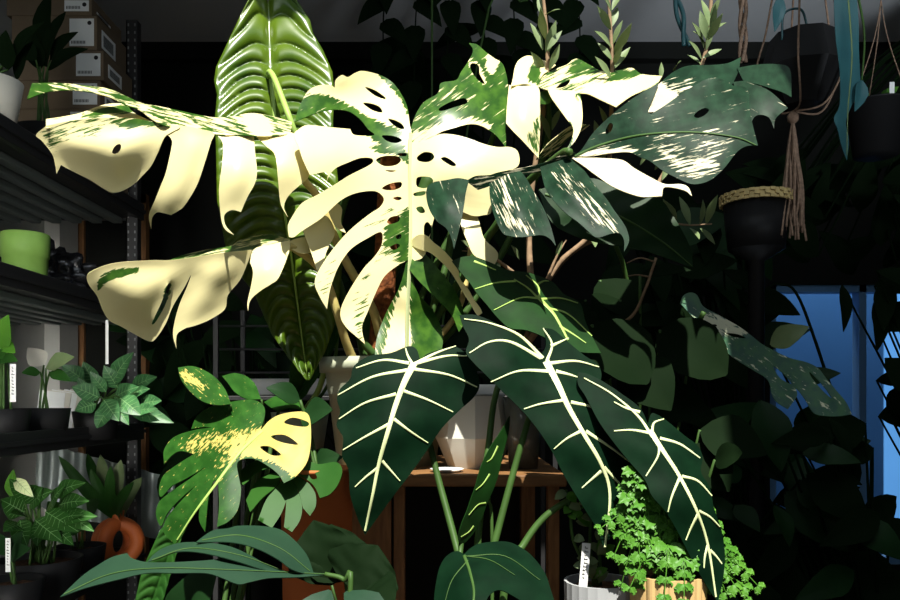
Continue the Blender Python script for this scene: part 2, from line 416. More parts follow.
# ceiling with an added opening, sized so the sun reaches only the plants
SX0, SX1, SY0, SY1 = -.70, .64, -.45, 1.13
bm = NB(); box(bm, (XL-.1, -1.2, ZC), (SX0, YB+.1, ZC+.1)); box(bm, (SX1, -1.2, ZC), (XR+.1, YB+.1, ZC+.1))
box(bm, (SX0, -1.2, ZC), (SX1, SY0, ZC+.1)); box(bm, (SX0, SY1, ZC), (SX1, YB+.1, ZC+.1))
struct('ceiling', bm, M['ceiling'])
bm = NB(); box(bm, (XL, 2.86, 0), (-1.395, 3.0, ZC)); struct('trim_1', bm, M['wall'])
bm = NB(); box(bm, (XL, YB-.05, ZC-.07), (XR, YB, ZC)); struct('trim_2', bm, M['wall_dark'])
# window in the back wall on the right, a blue sheet in the daylight behind it
bm = NB()
for a, b in (((WX0, YB+.01, WZ0), (WX0+.03, YB+.07, WZ1)), ((WX1-.03, YB+.01, WZ0), (WX1, YB+.07, WZ1)), ((WX0, YB+.01, WZ1-.03), (WX1, YB+.07, WZ1)), ((WX0, YB+.01, WZ0), (WX1, YB+.07, WZ0+.03)), ((1.745, YB+.01, WZ0), (1.775, YB+.07, WZ1))): box(bm, a, b)
w = struct('window_1', bm, M['blue_light'])
bm = NB(); box(bm, (.9, 3.88, -.1), (2.7, 3.9, 2.2), 0)
t = obj('tarpaulin', bm, M['blue'], smooth=False)
tag(t, 'blue sheet hanging in daylight behind the back window', 'tarpaulin')
# ------------------------------------------------------------------ camera, light, sky
cam = bpy.data.objects.new('camera', bpy.data.cameras.new('camera')); COL.objects.link(cam)
cam.location = (0, 0, CAMZ); cam.rotation_euler = (math.pi/2, 0, 0)
cam.data.sensor_width = 36; cam.data.lens = 36*FOC/900; cam.data.shift_y = 100/900; cam.data.clip_start = .02
S.camera = cam
def lamp(name, kind, loc, to=None, energy=1, size=1, size_y=None, color=(1, 1, 1)):
    d = bpy.data.lights.new(name, kind); d.energy = energy; d.color = color
    o = bpy.data.objects.new(name, d); COL.objects.link(o); o.location = loc
    if to is not None: o.rotation_euler = (Vector(to)-Vector(loc)).to_track_quat('-Z', 'Y').to_euler()
    if kind == 'AREA':
        d.size = size
        if size_y: d.shape = 'RECTANGLE'; d.size_y = size_y
    return o
EL, AZ = math.radians(58), math.radians(7)
sd = Vector((math.sin(AZ)*math.cos(EL), -math.cos(AZ)*math.cos(EL), math.sin(EL)))
sun = lamp('sun', 'SUN', sd*6, (0, 0, 0), 10.4, color=(1, .965, .87)); sun.data.angle = math.radians(.6)
lamp('overhead_sky_fill', 'AREA', ((SX0+SX1)/2, (SY0+SY1)/2-.05, ZC+.12), ((SX0+SX1)/2, (SY0+SY1)/2-.05, 0), 14, SX1-SX0, SY1-SY0, (.82, .92, 1))  # added soft sky fill set over the ceiling opening
lamp('outside_daylight', 'AREA', (1.7, 3.62, 2.6), (1.7, 3.8, .9), 26, 1.2, .3, (.9, .95, 1))
sf_ = lamp('shelf_fill', 'AREA', (-.78, .1, 1.35), (-1.42, 2.5, 1.25), 4.5, .5, 1.0, (1, .98, .92)); cl_ = lamp('ceiling_fill', 'AREA', (1.5, -1.1, 1.1), (1.05, 2.4, 3.0), 5.5, .6, .6, (.85, .93, 1)); cl_.data.spread = math.radians(40); sf_.data.spread = math.radians(44)  # unseen fills added to brighten the shelving and the far ceiling
wd = bpy.data.worlds.new('world'); S.world = wd; wd.use_nodes = True
wd.node_tree.nodes['Background'].inputs[0].default_value = (.75, .88, 1, 1)
wd.node_tree.nodes['Background'].inputs[1].default_value = .13
S.view_settings.view_transform = 'Standard'; S.view_settings.look = 'None'; S.view_settings.exposure = 0; S.view_settings.gamma = 1
S.view_settings.use_curve_mapping = False

# ================================================================== benches and table
bm0 = thing('plant_bench', (0, 1.12, 0), 'low dark wooden bench along the front carrying the front row of pots', 'bench')
BZ = .52
obj('bench_top', box(NB(), (-.62, .92, BZ-.03), (.66, 1.31, BZ), .004), M['wood'], bm0, smooth=False)
for x in (-.58, .60):
    for y in (.95, 1.26): obj('leg', box(NB(), (x, y, 0), (x+.04, y+.04, BZ-.03)), M['wood_v'], bm0, smooth=False)
TZ = 1.25-74/FOC*1.36
tb = thing('wooden_table', (0, 1.55, 0), 'narrow wooden table with a dark open front carrying the white pots', 'table')
TX0, TX1 = -.20, .187
obj('table_top', box(NB(), (TX0-.015, 1.345, TZ-.02), (TX1+.01, 1.82, TZ), .003), M['wood'], tb, smooth=False)
for x, w in ((-.095, .018), (TX1-.02, .018)):
    obj('leg', box(NB(), (x, 1.355, 0), (x+w, 1.39, TZ-.02)), M['wood_v'], tb, smooth=False)
for x in (TX0, TX1-.03):
    obj('leg', box(NB(), (x, 1.76, 0), (x+.03, 1.8, TZ-.02)), M['wood_v'], tb, smooth=False)
obj('side_board', box(NB(), (TX0, 1.36, .3), (-.1, 1.375, TZ-.02)), M['wood_v'], tb, smooth=False)
obj('back_board', box(NB(), (TX0+.03, 1.80, .3), (TX1-.03, 1.815, TZ-.02)), M['wall_dark'], tb, smooth=False)  # dark colour stands in for the shade inside the table

# ================================================================== SHELF UNIT on the left
sh = thing('shelf_unit', (-1.18, 2.0, 0), 'black slotted steel shelving along the white wall', 'shelving')
SXF = -.95; LV = (.80, 1.18, 1.54, 1.85)
for x in (SXF-.03, -1.42):
    for y in (1.28, 2.42):
        b = NB(); box(b, (x, y, 0), (x+.004, y+.032, 2.4)); box(b, (x, y, 0), (x+.03, y+.004, 2.4)); 
        box(b, (x+.03, y, 0), (x+.034, y+.03, 2.4))
        po = obj('post', b, M['metal'], sh, smooth=False)
        if x > -1.2 and y > 2:
            b = NB()
            for k in range(95):
                z = .2+k*.0232; box(b, (x+.005, y-.0015, z), (x+.009, y+.0015, z+.008)); box(b, (x+.025, y-.0015, z), (x+.029, y+.0015, z+.008))
            obj('slot_row', b, M['metal_dot'], po, smooth=False)
for z in LV:
    b = NB(); box(b, (-1.42, 1.28, z-.045), (SXF, 2.45, z-.035))
    sf = obj('shelf_board', b, M['metal'], sh, smooth=False)
    b = NB(); box(b, (SXF-.004, 1.28, z-.05), (SXF+.012, 2.455, z), .002)
    box(b, (SXF+.012, 1.28, z-.03), (SXF+.018, 2.455, z-.02)); box(b, (-1.42, 2.44, z-.05), (SXF, 2.455, z), .002)
    obj('edge_beam', b, M['metal'], sf, smooth=False)
    if z > 1.3:
        b = NB()
        for k in range(7): box(b, (-1.40+k*.062, 1.29, z-.062), (-1.37+k*.062, 2.44, z-.045), .003)
        obj('ribbed_underside', b, M['rib_metal'], sf, smooth=False)
def T(z): return z-.035            # where things stand on a board
# boxes on the top shelf
z = T(1.85); pos = ['lowest of the stack', 'second from the bottom of the stack', 'third from the bottom, half behind the pale leaf', 'middle of the stack, two labels showing', 'third from the top of the stack', 'second from the top of the stack', 'topmost of the stack']
for k in range(7):
    hb = (.078, .08, .076, .078, .082, .095, .05)[k]; dx = (0, .004, -.004, .003, .012, -.006, -.02)[k]
    c = thing('cardboard_box', (-1.08+dx, 2.3, z), 'brown cardboard box on the top shelf, '+pos[k], 'box', 'cardboard boxes on the top shelf')
    x0, x1, y0, y1 = -1.2+dx, -.965+dx, 2.2, 2.40
    obj('carton', box(NB(), (x0, y0, z), (x1, y1, z+hb), .002), M['cardboard'], c, smooth=False)
    lb = obj('shipping_label', box(NB(), (x1-.075, y0-.001, z+.012), (x1-.008, y0, z+hb-.008)), M['paper'], c, smooth=False)
    b = NB(); [box(b, (x1-.07+i*.004, y0-.0016, z+.018), (x1-.068+i*.004, y0-.001, z+.026)) for i in range(10)]
    lathe_b = NB(); bmesh.ops.create_circle(lathe_b, cap_ends=True, segments=12, radius=.006, matrix=Matrix.Translation((x1-.02, y0-.0014, z+hb-.02))@Matrix.Rotation(math.pi/2, 4, 'X'))
    merge(b, lathe_b); obj('print', b, M['ink'], lb, smooth=False)
    lb = obj('shipping_label', box(NB(), (x1, y0+.03, z+.02), (x1+.001, y0+.12, z+hb-.025)), M['paper'], c, smooth=False)
    b = NB(); [box(b, (x1+.001, y0+.04+i*.006, z+.028), (x1+.0016, y0+.043+i*.006, z+hb-.035)) for i in range(11)]
    obj('print', b, M['ink'], lb, smooth=False)
    z += hb+.0005
# ------------------------------------------------------------------ generic potted plant
def potted(name, loc, label, cat, rt, rb, h, pm, leaves, lm, group=None, stem=None, pr=.003, potname='pot', nl=9, nw=3, veins=False, **kw):
    """leaves: (base, tip, width, face, shape[, arch, fold, material])"""
    r = thing(name, loc, label, cat, group); loc = Vector(loc)
    obj(potname, pot_bm(loc, rt, rb, h), pm, r); obj('soil', soil_bm(loc+Vector((0, 0, h-.016)), rt-.009), M['soil'], r)
    top = loc+Vector((0, 0, h-.012))
    if stem:
        for s_ in stem: obj('stem', tube(NB(), s_, pr*1.3, pr*.9), M['petiole_green'], r)
    for lf in leaves:
        b, t, w, f, shp = lf[:5]; a = lf[5] if len(lf) > 5 else .1; fo = lf[6] if len(lf) > 6 else .14; mm = lf[7] if len(lf) > 7 else lm
        b = Vector(b); t = Vector(t)
        if not stem:
            q = top+Vector((random.uniform(-.3, .3)*rt, random.uniform(-.3, .3)*rt, 0)); mid = q.lerp(b, .6)+Vector((0, 0, .12*(b-q).length))
            obj('petiole', tube(NB(), [q, mid, b], pr, pr*.7, 6, 5), M['petiole_green'], r)
        lo = obj('leaf', gleaf(NB(), b, t, w, f, shp, a, fo, nl, nw, **kw), mm, r, solid=.0008)
        if veins: obj('midrib', gvein(NB(), b, t, w, f, shp, a, fo), M['vein_pale'], lo)
    return r
def rosette(c, h, n, ln, w, shp, up=(.2, .7), ph=0, arch=.12, z0=.02, face=None):
    """n leaves radiating from c"""
    out = []; c = Vector(c)
    for i in range(n):
        a = ph+i*2.39996; e = random.uniform(*up); s_ = random.uniform(.8, 1.15)
        dr = Vector((math.cos(a), math.sin(a), 0)); b = c+dr*ln*.35*s_+Vector((0, 0, h*(.45+.55*e)*s_))
        t = b+dr*ln*s_*math.cos(e*1.1-.35)+Vector((0, 0, ln*s_*math.sin(e*1.1-.35)))
        out.append((b, t, w*s_, face or (0, -.6, .8), shp, arch, .14))
    return out
# lime pot and bag on the middle shelf
c = P(25, 300, 1.93); c = Vector((c.x-.01, 1.95, T(1.54)))
lp = thing('flower_pot', c, 'empty lime green flower pot on the steel shelf', 'pot')
obj('pot', lathe(NB(), c, [(.036, 0), (.049, .045), (.051, .09), (.054, .092), (.055, .148), (.051, .15), (.046, .06), (.034, .01)], 40), M['lime'], lp)
b = NB(); bmesh.ops.create_icosphere(b, subdivisions=5, radius=1)
for v in b.verts:
    p = v.co.copy(); q = 1+.13*math.sin(p.x*9+p.z*5)*math.sin(p.z*11+p.y*7)+.08*math.sin(p.x*23+p.y*17+p.z*9)
    v.co = Vector((p.x*.19*q, p.y*.12*q, max(-.0, (p.z+.55)*.115*q)))
bmesh.ops.translate(b, verts=b.verts, vec=(-1.19, 2.22, T(1.54)))
tag(obj('plastic_bag', b, M['black_bag']), 'crumpled black plastic bag heaped behind the lime pot', 'bag')
# framed board leaning behind the shelf
fb = thing('picture_frame', (-1.28, 3.04, 0), 'tall board in a thin wooden frame leaning behind the shelving', 'frame')
fx0, fx1, fy = -1.42, -1.15, 3.04
obj('panel', box(NB(), (fx0+.03, fy, .0), (fx1-.03, fy+.012, 2.0)), M['wall_dark'], fb, smooth=False)
b = NB(); box(b, (fx0, fy-.015, 0), (fx0+.035, fy+.02, 2.03)); box(b, (fx1-.035, fy-.015, 0), (fx1, fy+.02, 2.03)); box(b, (fx0, fy-.015, 1.995), (fx1, fy+.02, 2.03))
obj('frame', b, M['wood_v'], fb, smooth=False)
# --- shelf at 1.18: dark pots
z = T(1.18)
def pxz(px, Y): return (px-CX)/FOC*Y
def blackpot(px, Y, z, w, h, label, leaves, lm, name='potted_plant', pm='black_plastic', **k):
    c = Vector((pxz(px, Y), Y, z)); return potted(name, c, label, 'plant', w/2, w*.4, h, M[pm], leaves, M[lm], **k)
def PL(a, b, Y, w, dy=-.03, shp='ovate', arch=.1, f=(0, -1, .5), m=None):
    r = [P(a[0], a[1], Y), P(b[0], b[1], Y+dy), w, f, shp, arch, .14]
    return r+[M[m]] if m else r
blackpot(96, 2.13, z, .12, .075, 'leafy dark prayer plant with pale leaf ribs spilling over the shelf edge', [
    PL((112, 385), (131, 352), 2.1, .055), PL((118, 388), (104, 366), 2.1, .045), PL((114, 398), (137, 386), 2.05, .05), PL((112, 405), (96, 427), 2.0, .045, shp='round'),
    PL((120, 398), (140, 414), 2.0, .055), PL((100, 398), (72, 386), 2.06, .05), PL((96, 404), (75, 410), 2.05, .05), PL((125, 410), (172, 421), 2.02, .045, shp='lance'),
    PL((130, 390), (155, 376), 2.1, .05), PL((104, 400), (118, 420), 1.98, .05), PL((84, 380), (62, 365), 2.1, .045), PL((140, 405), (160, 400), 2.05, .045), PL((95, 385), (83, 362), 2.15, .045), PL((106, 392), (90, 372), 2.08, .035), PL((128, 396), (148, 388), 2.06, .04), PL((116, 404), (128, 424), 1.99, .035), PL((90, 398), (78, 378), 2.09, .035), PL((134, 412), (156, 408), 2.0, .035)], 'leaf_calathea', veins=True)
blackpot(42, 1.95, z, .13, .085, 'reddish stemmed plant with one pale fluted leaf in a black pot', [
    PL((46, 368), (72, 356), 1.92, .05, m='leaf_olive', shp='lance'), PL((44, 365), (28, 348), 1.95, .05, m='white_pot'), PL((50, 372), (70, 380), 1.92, .03), PL((40, 372), (22, 372), 1.9, .03)], 'leaf_mid')
blackpot(4, 1.79, z, .11, .085, 'bright green leafed seedling at the outer end of the shelf', [
    PL((2, 350), (6, 315), 1.78, .055, m='leaf_bright'), PL((4, 345), (14, 352), 1.78, .03, m='leaf_bright'), PL((2, 358), (16, 360), 1.77, .03), PL((4, 362), (-12, 350), 1.77, .04)], 'leaf_mid')
c = Vector((pxz(60, 2.3), 2.3, z)); pb = thing('paper_stack', c, 'fanned cream booklets leaning at the back of the shelf', 'booklet')
for k in range(7):
    x = c.x-.03+k*.012; obj('page', box(NB(), (x-.045, 2.30+k*.004, z), (x+.03, 2.302+k*.004, z+.13), 0, (0, .12+.03*k, 0), (x, 2.3, z)), M['white_pot'] if k % 2 else M['paper'], pb, smooth=False)
def plant_tag(px, py0, py1, Y, label, wpx=6, marks=True, lean=0):
    h = (py1-py0)/FOC*Y; w = wpx/FOC*Y; c = P(px, py1, Y)
    t = thing('plant_tag', c, label, 'plant label')
    b = NB(); box(b, c+Vector((-w/2, -.0006, 0)), c+Vector((w/2, .0006, h)), .0004); b2 = NB()
    if marks:
        for k in range(9):
            zz = c.z+h*(.2+.085*k); random.seed(k*7+px)
            x0 = c.x-w*.25; box(b2, (x0+random.uniform(0, w*.2), c.y-.0011, zz), (x0+w*random.uniform(.3, .55), c.y-.0006, zz+h*.018)); box(b2, (x0+w*.1, c.y-.0011, zz), (x0+w*.16, c.y-.0006, zz+h*.05))
    for q in (b, b2): bmesh.ops.rotate(q, verts=q.verts, cent=c, matrix=Matrix.Rotation(lean, 3, 'Y'))
    obj('blade', b, M['white_plastic'], t, smooth=False)
    if marks: obj('handwriting', b2, M['ink'], t, smooth=False)
    return t
plant_tag(13, 364, 402, 1.74, 'white plastic tag stuck into the pot of the bright seedling')
plant_tag(107, 320, 364, 2.1, 'thin white stake standing in the prayer plant', 3, False)
# --- shelf at .80
z = T(.80)
LB = [((20, 520), (26, 545), .05), ((30, 505), (50, 490), .05), ((40, 500), (22, 486), .05), ((55, 495), (82, 482), .045), ((60, 505), (86, 500), .045), ((35, 520), (60, 540), .055), ((46, 512), (76, 530), .05),
      ((24, 512), (2, 500), .06), ((22, 524), (4, 530), .05), ((50, 520), (94, 515), .05), ((30, 498), (10, 480), .04), ((44, 520), (36, 545), .045), ((52, 506), (62, 486), .035), ((38, 508), (40, 488), .035), ((60, 520), (80, 514), .035), ((26, 516), (12, 512), .035), ((56, 528), (72, 544), .04), ((34, 528), (16, 546), .04), ((64, 512), (92, 530), .04)]
blackpot(40, 1.9, z, .19, .11, 'wide black pot of low green leafy plants on the lowest shelf', [PL(a, b, 1.87, w, -.05) for a, b, w in LB] +
         [PL((14, 500), (12, 470), 1.86, .035, m='leaf_bright'), PL((14, 478), (32, 496), 1.84, .03, m='white_vein', shp='lance')]+[PL((random.uniform(10, 78), random.uniform(495, 535)), (0, 0), 1.86, .03) for _ in range(0)], 'leaf_mid', veins=True)
blackpot(12, 1.72, z, .13, .10, 'small dark green plant in a black pot at the near shelf end', [PL((6, 555), (-10, 530), 1.72, .05), PL((10, 556), (28, 548), 1.72, .04), PL((14, 555), (20, 532), 1.74, .04)], 'leaf_deep')
blackpot(80, 2.12, z, .13, .10, 'black pot of heart leaved cuttings beside the orange vase', [PL((62, 516), (48, 502), 2.05, .05), PL((72, 512), (62, 495), 2.1, .045), PL((88, 514), (98, 500), 2.08, .05), PL((80, 520), (72, 535), 2.02, .05)], 'leaf_mid')
plant_tag(8, 538, 572, 1.66, 'white tag in the small dark plant at the near shelf end', 5)
# the orange ring vase
Yv = 2.32; c = Vector((pxz(118, Yv), Yv, z)); va = thing('ring_vase', c, 'orange ring shaped ceramic vase holding strappy leaves', 'vase')
b = NB(); R0 = .052; r0 = .021; zc = z+R0+r0+.002
def torus(b, c, R, r, rot, n=40, m=14, sz=1.0):
    rings = []
    for i in range(n):
        a = 2*math.pi*i/n; ring = []
        for k in range(m):
            q = 2*math.pi*k/m; p = Vector(((R+r*math.cos(q))*math.cos(a), r*math.sin(q), (R+r*math.cos(q))*math.sin(a)*sz)); ring.append(b.verts.new(c+Euler((0, 0, rot)).to_matrix()@p))
        rings.append(ring)
    for i in range(n):
        for k in range(m): b.faces.new((rings[i][k], rings[(i+1) % n][k], rings[(i+1) % n][(k+1) % m], rings[i][(k+1) % m]))
torus(b, Vector((c.x, Yv, zc)), R0, r0, .25); torus(b, Vector((c.x, Yv, zc)), R0, r0, 1.25)
obj('ring', b, M['orange'], va)
obj('neck', lathe(NB(), (c.x, Yv, zc+R0+.008), [(.022, 0), (.017, .012), (.019, .03), (.014, .03), (.013, .005)], 24), M['orange'], va)
st = thing('cutting', (c.x, Yv, zc+R0+.03), 'spray of long olive green strap leaves standing in the orange ring vase', 'plant')
for (tx, ty), w, dy in (((58, 458), .03, -.1), ((84, 452), .03, .05), ((98, 455), .035, .0), ((118, 462), .04, -.05), ((140, 476), .035, .05), ((108, 470), .03, -.1), ((128, 485), .03, -.12), ((90, 472), .03, -.08)):
    obj('leaf', gleaf(NB(), (c.x, Yv, zc+R0+.012), P(tx, ty, Yv+dy), w*1.2, (0, -1, .3), 'strap', .12, .2, 12), M['leaf_olive'] if w > .032 else M['leaf_mid'], st, solid=.0008)
# corrugated clear sheet behind
b = NB(); n = 40
for k in range(n):
    pass
vs = [[b.verts.new(Vector((-1.30+.44*i/40, 2.5+.03*math.sin(i*1.1)*.3+j*.02, .92+.2*j-.12*i/40))) for i in range(41)] for j in range(2)]
for i in range(40): b.faces.new((vs[0][i], vs[0][i+1], vs[1][i+1], vs[1][i]))
tag(obj('corrugated_sheet', b, M['rib_metal'], solid=.002), 'grey corrugated sheet leaning behind the lowest shelf', 'sheet')
# top shelf, dark plants and a white pot
z = T(1.85); Y = 1.72
cp = Vector((pxz(-10, Y), Y, z))
wp = potted('potted_plant', cp, 'faceted white pot with thin dark foliage at the near end of the top shelf', 'plant', .065, .045, .12, M['white_pot'],
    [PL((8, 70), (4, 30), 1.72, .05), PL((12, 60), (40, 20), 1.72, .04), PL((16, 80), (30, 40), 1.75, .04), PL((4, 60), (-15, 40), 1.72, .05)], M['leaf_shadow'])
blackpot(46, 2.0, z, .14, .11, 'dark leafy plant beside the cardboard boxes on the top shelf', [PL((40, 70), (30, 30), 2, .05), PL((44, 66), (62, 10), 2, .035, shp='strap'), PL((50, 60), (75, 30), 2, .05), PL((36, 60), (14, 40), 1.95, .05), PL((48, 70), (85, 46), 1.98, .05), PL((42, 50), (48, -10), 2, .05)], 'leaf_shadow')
# ================================================================== VARIEGATED MONSTERA (fills the middle)
pc = Vector((pxz(388, 1.56), 1.56, TZ))
mo = thing('variegated_monstera', pc, 'huge cream and green variegated split leaf plant filling the middle of the picture', 'plant')
hp = (476-366)/FOC*1.5
obj('planter', lathe(NB(), pc, [(.082, 0), (.100, hp*.86), (.110, hp*.86), (.112, hp), (.104, hp), (.098, hp*.7), (.07, hp*.2)], 48, sq=5), M['pale_pot'], mo)
obj('soil', soil_bm(pc+Vector((0, 0, hp-.02)), .09), M['soil'], mo)
top = pc+Vector((0, 0, hp-.02))
# coir pole
pole = [P(378, 366, 1.52), P(384, 290, 1.50), P(388, 200, 1.48), P(392, 150, 1.47)]
b = tube(NB(), pole, .022, .019, 20, 14)
obj('moss_pole', b, M['coir'], mo)
obj('stem', tube(NB(), [P(372, 372, 1.55), P(366, 320, 1.56), P(402, 250, 1.56), P(432, 170, 1.55)], .017, .014, 10), M['petiole_green'], mo)
PT = [([(358, 370, 1.5), (347, 345, 1.46), (337, 312, 1.43), (327, 282, 1.42), (313, 262, 1.40), (290, 246, 1.36)], .0085, .006, 'petiole_cream'),
      ([(381, 340, 1.5), (372, 308, 1.47), (343, 256, 1.45), (318, 198, 1.43), (303, 178, 1.41), (287, 138, 1.37)], .009, .006, 'petiole_cream'),
      ([(374, 355, 1.5), (362, 340, 1.49), (350, 315, 1.49), (338, 280, 1.5), (332, 262, 1.52), (350, 190, 1.52), (400, 150, 1.45), (411, 136, 1.40)], .008, .006, 'petiole_green'),
      ([(400, 366, 1.52), (440, 312, 1.52), (480, 248, 1.5), (496, 226, 1.47), (520, 190, 1.42), (560, 155, 1.33), (570, 152, 1.30)], .009, .006, 'petiole_green'),
      ([(404, 366, 1.53), (452, 330, 1.54), (505, 248, 1.55), (545, 150, 1.54), (548, 92, 1.5)], .008, .005, 'petiole_green'),
      ([(396, 366, 1.53), (420, 300, 1.54), (452, 230, 1.55), (492, 140, 1.54), (500, 110, 1.52)], .007, .005, 'petiole_green'),
      ([(408, 366, 1.5), (425, 330, 1.5), (447, 260, 1.52), (455, 190, 1.55)], .008, .006, 'petiole_green'),
      ([(412, 366, 1.52), (432, 345, 1.52), (462, 300, 1.54), (476, 200, 1.56)], .007, .005, 'petiole_cream')]
for pts, r0, r1, m in PT: obj('petiole', tube(NB(), [P(*p) for p in pts], r0, r1, 10), M[m], mo)

# --- upper left leaf
L = Blade(); A = 1
# top side, seen edge on
L.lobe([(27, 99, A), (32, 83, A), (60, 83), (90, 86), (110, 89), (126, 96), (142, 103), (158, 106), (177, 110), (200, 115), (216, 117.5), (234, 116), (252, 113), (275, 117), (292, 122, A), (289, 133), (270, 136), (255, 136), (238, 135), (221, 135), (203, 132), (185, 128), (166, 126), (152, 119), (140, 110), (126, 105), (110, 97), (90, 92), (70, 90), (52, 91), (40, 94)],
       [(30, 90, 1.32), (90, 88, 1.32), (150, 105, 1.33), (165, 126, 1.27), (214, 134, 1.29), (290, 134, 1.33), (200, 114, 1.37), (252, 112, 1.42), (285, 120, 1.42)], cream=.5, vein=15,
       masks=[([(27, 99), (32, 83), (48, 84), (50, 92)], .1, 4), ([(255, 112), (272, 128), (262, 136), (240, 118)], 1.0, 4)])
L.lobe([(46, 128, A), (46, 119, A), (60, 117), (80, 113), (96, 107), (110, 103.6), (126, 104), (131, 110), (140, 116), (164, 126, A), (130, 124), (90, 124)],
       [(46, 122, 1.25), (110, 104, 1.36), (130, 108, 1.36), (164, 126, 1.28), (90, 124, 1.27)], cream=.85, vein=-12, masks=[([(82, 116), (100, 109), (128, 105), (131, 112), (110, 114)], .05, 3)])
L.lobe([(46, 126, A), (36, 135), (42, 141), (52, 154), (55, 164), (56.5, 174, A), (61, 165, A), (72, 171), (90, 180), (104, 189), (112, 192.6), (122, 191), (134, 184), (143, 175), (151, 166), (158, 152), (164, 138), (170, 133), (180, 127), (166, 124), (150, 121), (130, 118), (100, 118), (70, 121)],
       [(46, 127, 1.23), (165, 124, 1.28), (170, 133, 1.272), (112, 192, 1.293), (56, 172, 1.255), (140, 175, 1.292), (36, 136, 1.235)], holes=[[(112, 152), (115, 146), (120, 144), (121, 148), (118, 153), (114, 154)]],
       cream=1.25, vein=-18, bulge=.022, masks=[([(44, 118), (70, 117), (100, 116), (160, 120), (172, 126), (140, 126), (120, 127), (108, 124), (80, 124), (56, 128)], .42, 5), ([(112, 120), (140, 117), (168, 126), (140, 128), (118, 128)], .22, 4), ([(36, 130), (75, 122), (110, 126), (95, 138), (60, 150), (50, 155)], .5, 9)])
L.lobe([(163, 137), (166, 133), (180, 126), (200, 129), (214, 133), (211, 142), (205, 162), (197, 185), (185, 205), (178, 211), (171, 215, A), (163, 213), (157, 212.5), (152, 218), (151, 229, A), (149, 215), (155, 200), (161, 185), (166, 172), (171, 150), (172, 141), (168, 135.5)],
       [(168, 130, 1.275), (212, 134, 1.285), (158, 212, 1.28), (190, 190, 1.28), (152, 228, 1.30)], cream=1.35, vein=-65, bulge=.016)
L.lobe([(212, 132, A), (230, 134), (254, 134, A), (255, 152), (257, 170), (255, 183), (247, 198), (241, 212, A), (233, 210), (227, 212), (224, 217), (226, 226), (234, 235, A), (225, 229), (221, 217), (219, 190), (222, 165), (223, 145), (218, 136)],
       [(213, 133, 1.29), (254, 134, 1.315), (220, 210, 1.27), (245, 205, 1.28), (240, 170, 1.275)], cream=1.4, vein=-85, bulge=.014)
L.lobe([(254, 134, A), (272, 133), (290, 132, A), (299, 136), (307, 148), (310, 158), (309, 176), (300, 185), (291, 193), (286, 200), (284, 208), (288, 217, A), (283, 209), (280, 200), (278, 178), (275, 155), (266, 146)],
       [(256, 135, 1.315), (290, 132, 1.34), (309, 165, 1.32), (284, 205, 1.29), (282, 160, 1.29)], cream=1.4, vein=-70, bulge=.012)
L.build('leaf', M['albo'], mo, label='upper left cream leaf with drooping finger lobes and a striped green top')
# --- lower left leaf
L = Blade()
L.lobe([(87, 276), (94, 270), (115, 263), (150, 260.5), (173, 260), (201, 256), (229, 252), (252, 250, A), (248, 262), (240, 280), (228, 295), (225, 309), (211, 319), (197, 325), (186, 328, A), (178, 333), (176, 340), (176.5, 349, A), (173, 335), (175, 320), (180, 303), (187, 287), (191, 275), (184, 288), (173, 306), (166, 323), (157, 337), (150, 341.5), (136, 335), (122, 327), (110, 321), (103, 311), (97, 296), (89, 285)],
       [(88, 278, 1.235), (150, 260, 1.265), (250, 251, 1.32), (150, 340, 1.31), (176, 345, 1.31), (225, 305, 1.335), (110, 320, 1.28)],
       holes=[[(152, 323), (156, 314), (162, 301), (168, 284), (170, 287), (166, 303), (160, 315), (154, 324)]], cream=1.4, vein=-30, bulge=.022,
       masks=[([(98, 294), (97, 282), (104, 273), (120, 268), (138, 267), (138, 273), (118, 279), (105, 285)], .0, 2.5), ([(163, 292), (170, 281), (172, 290), (165, 304)], .1, 2)])
L.lobe([(250, 262, A), (254, 249), (272, 244), (290, 240, A), (289, 252), (279, 277), (271, 284), (263, 289), (254, 296), (249.5, 302), (248, 311, A), (247.5, 302), (251, 286), (253, 272)],
       [(254, 250, 1.33), (290, 242, 1.35), (250, 300, 1.30), (280, 276, 1.31), (265, 268, 1.305)], cream=1.4, vein=-65, bulge=.01)
L.lobe([(165, 262, A), (180, 256), (205, 250), (230, 246), (240, 240), (262, 234.5), (278, 236), (291, 240, A), (272, 246), (254, 252), (229, 255), (201, 259)],
       [(170, 262, 1.30), (291, 242, 1.36), (205, 250, 1.36), (262, 234, 1.43), (230, 255, 1.32)], cream=.45, vein=-12)
L.lobe([(286, 246, A), (292, 240), (305, 237), (316, 238), (318, 246), (312, 252), (300, 253)], [(288, 246, 1.36), (316, 240, 1.40), (305, 252, 1.37)], cream=1.3, bulge=.008)
L.build('leaf', M['albo'], mo, label='lower left cream leaf with broad scalloped lobes')
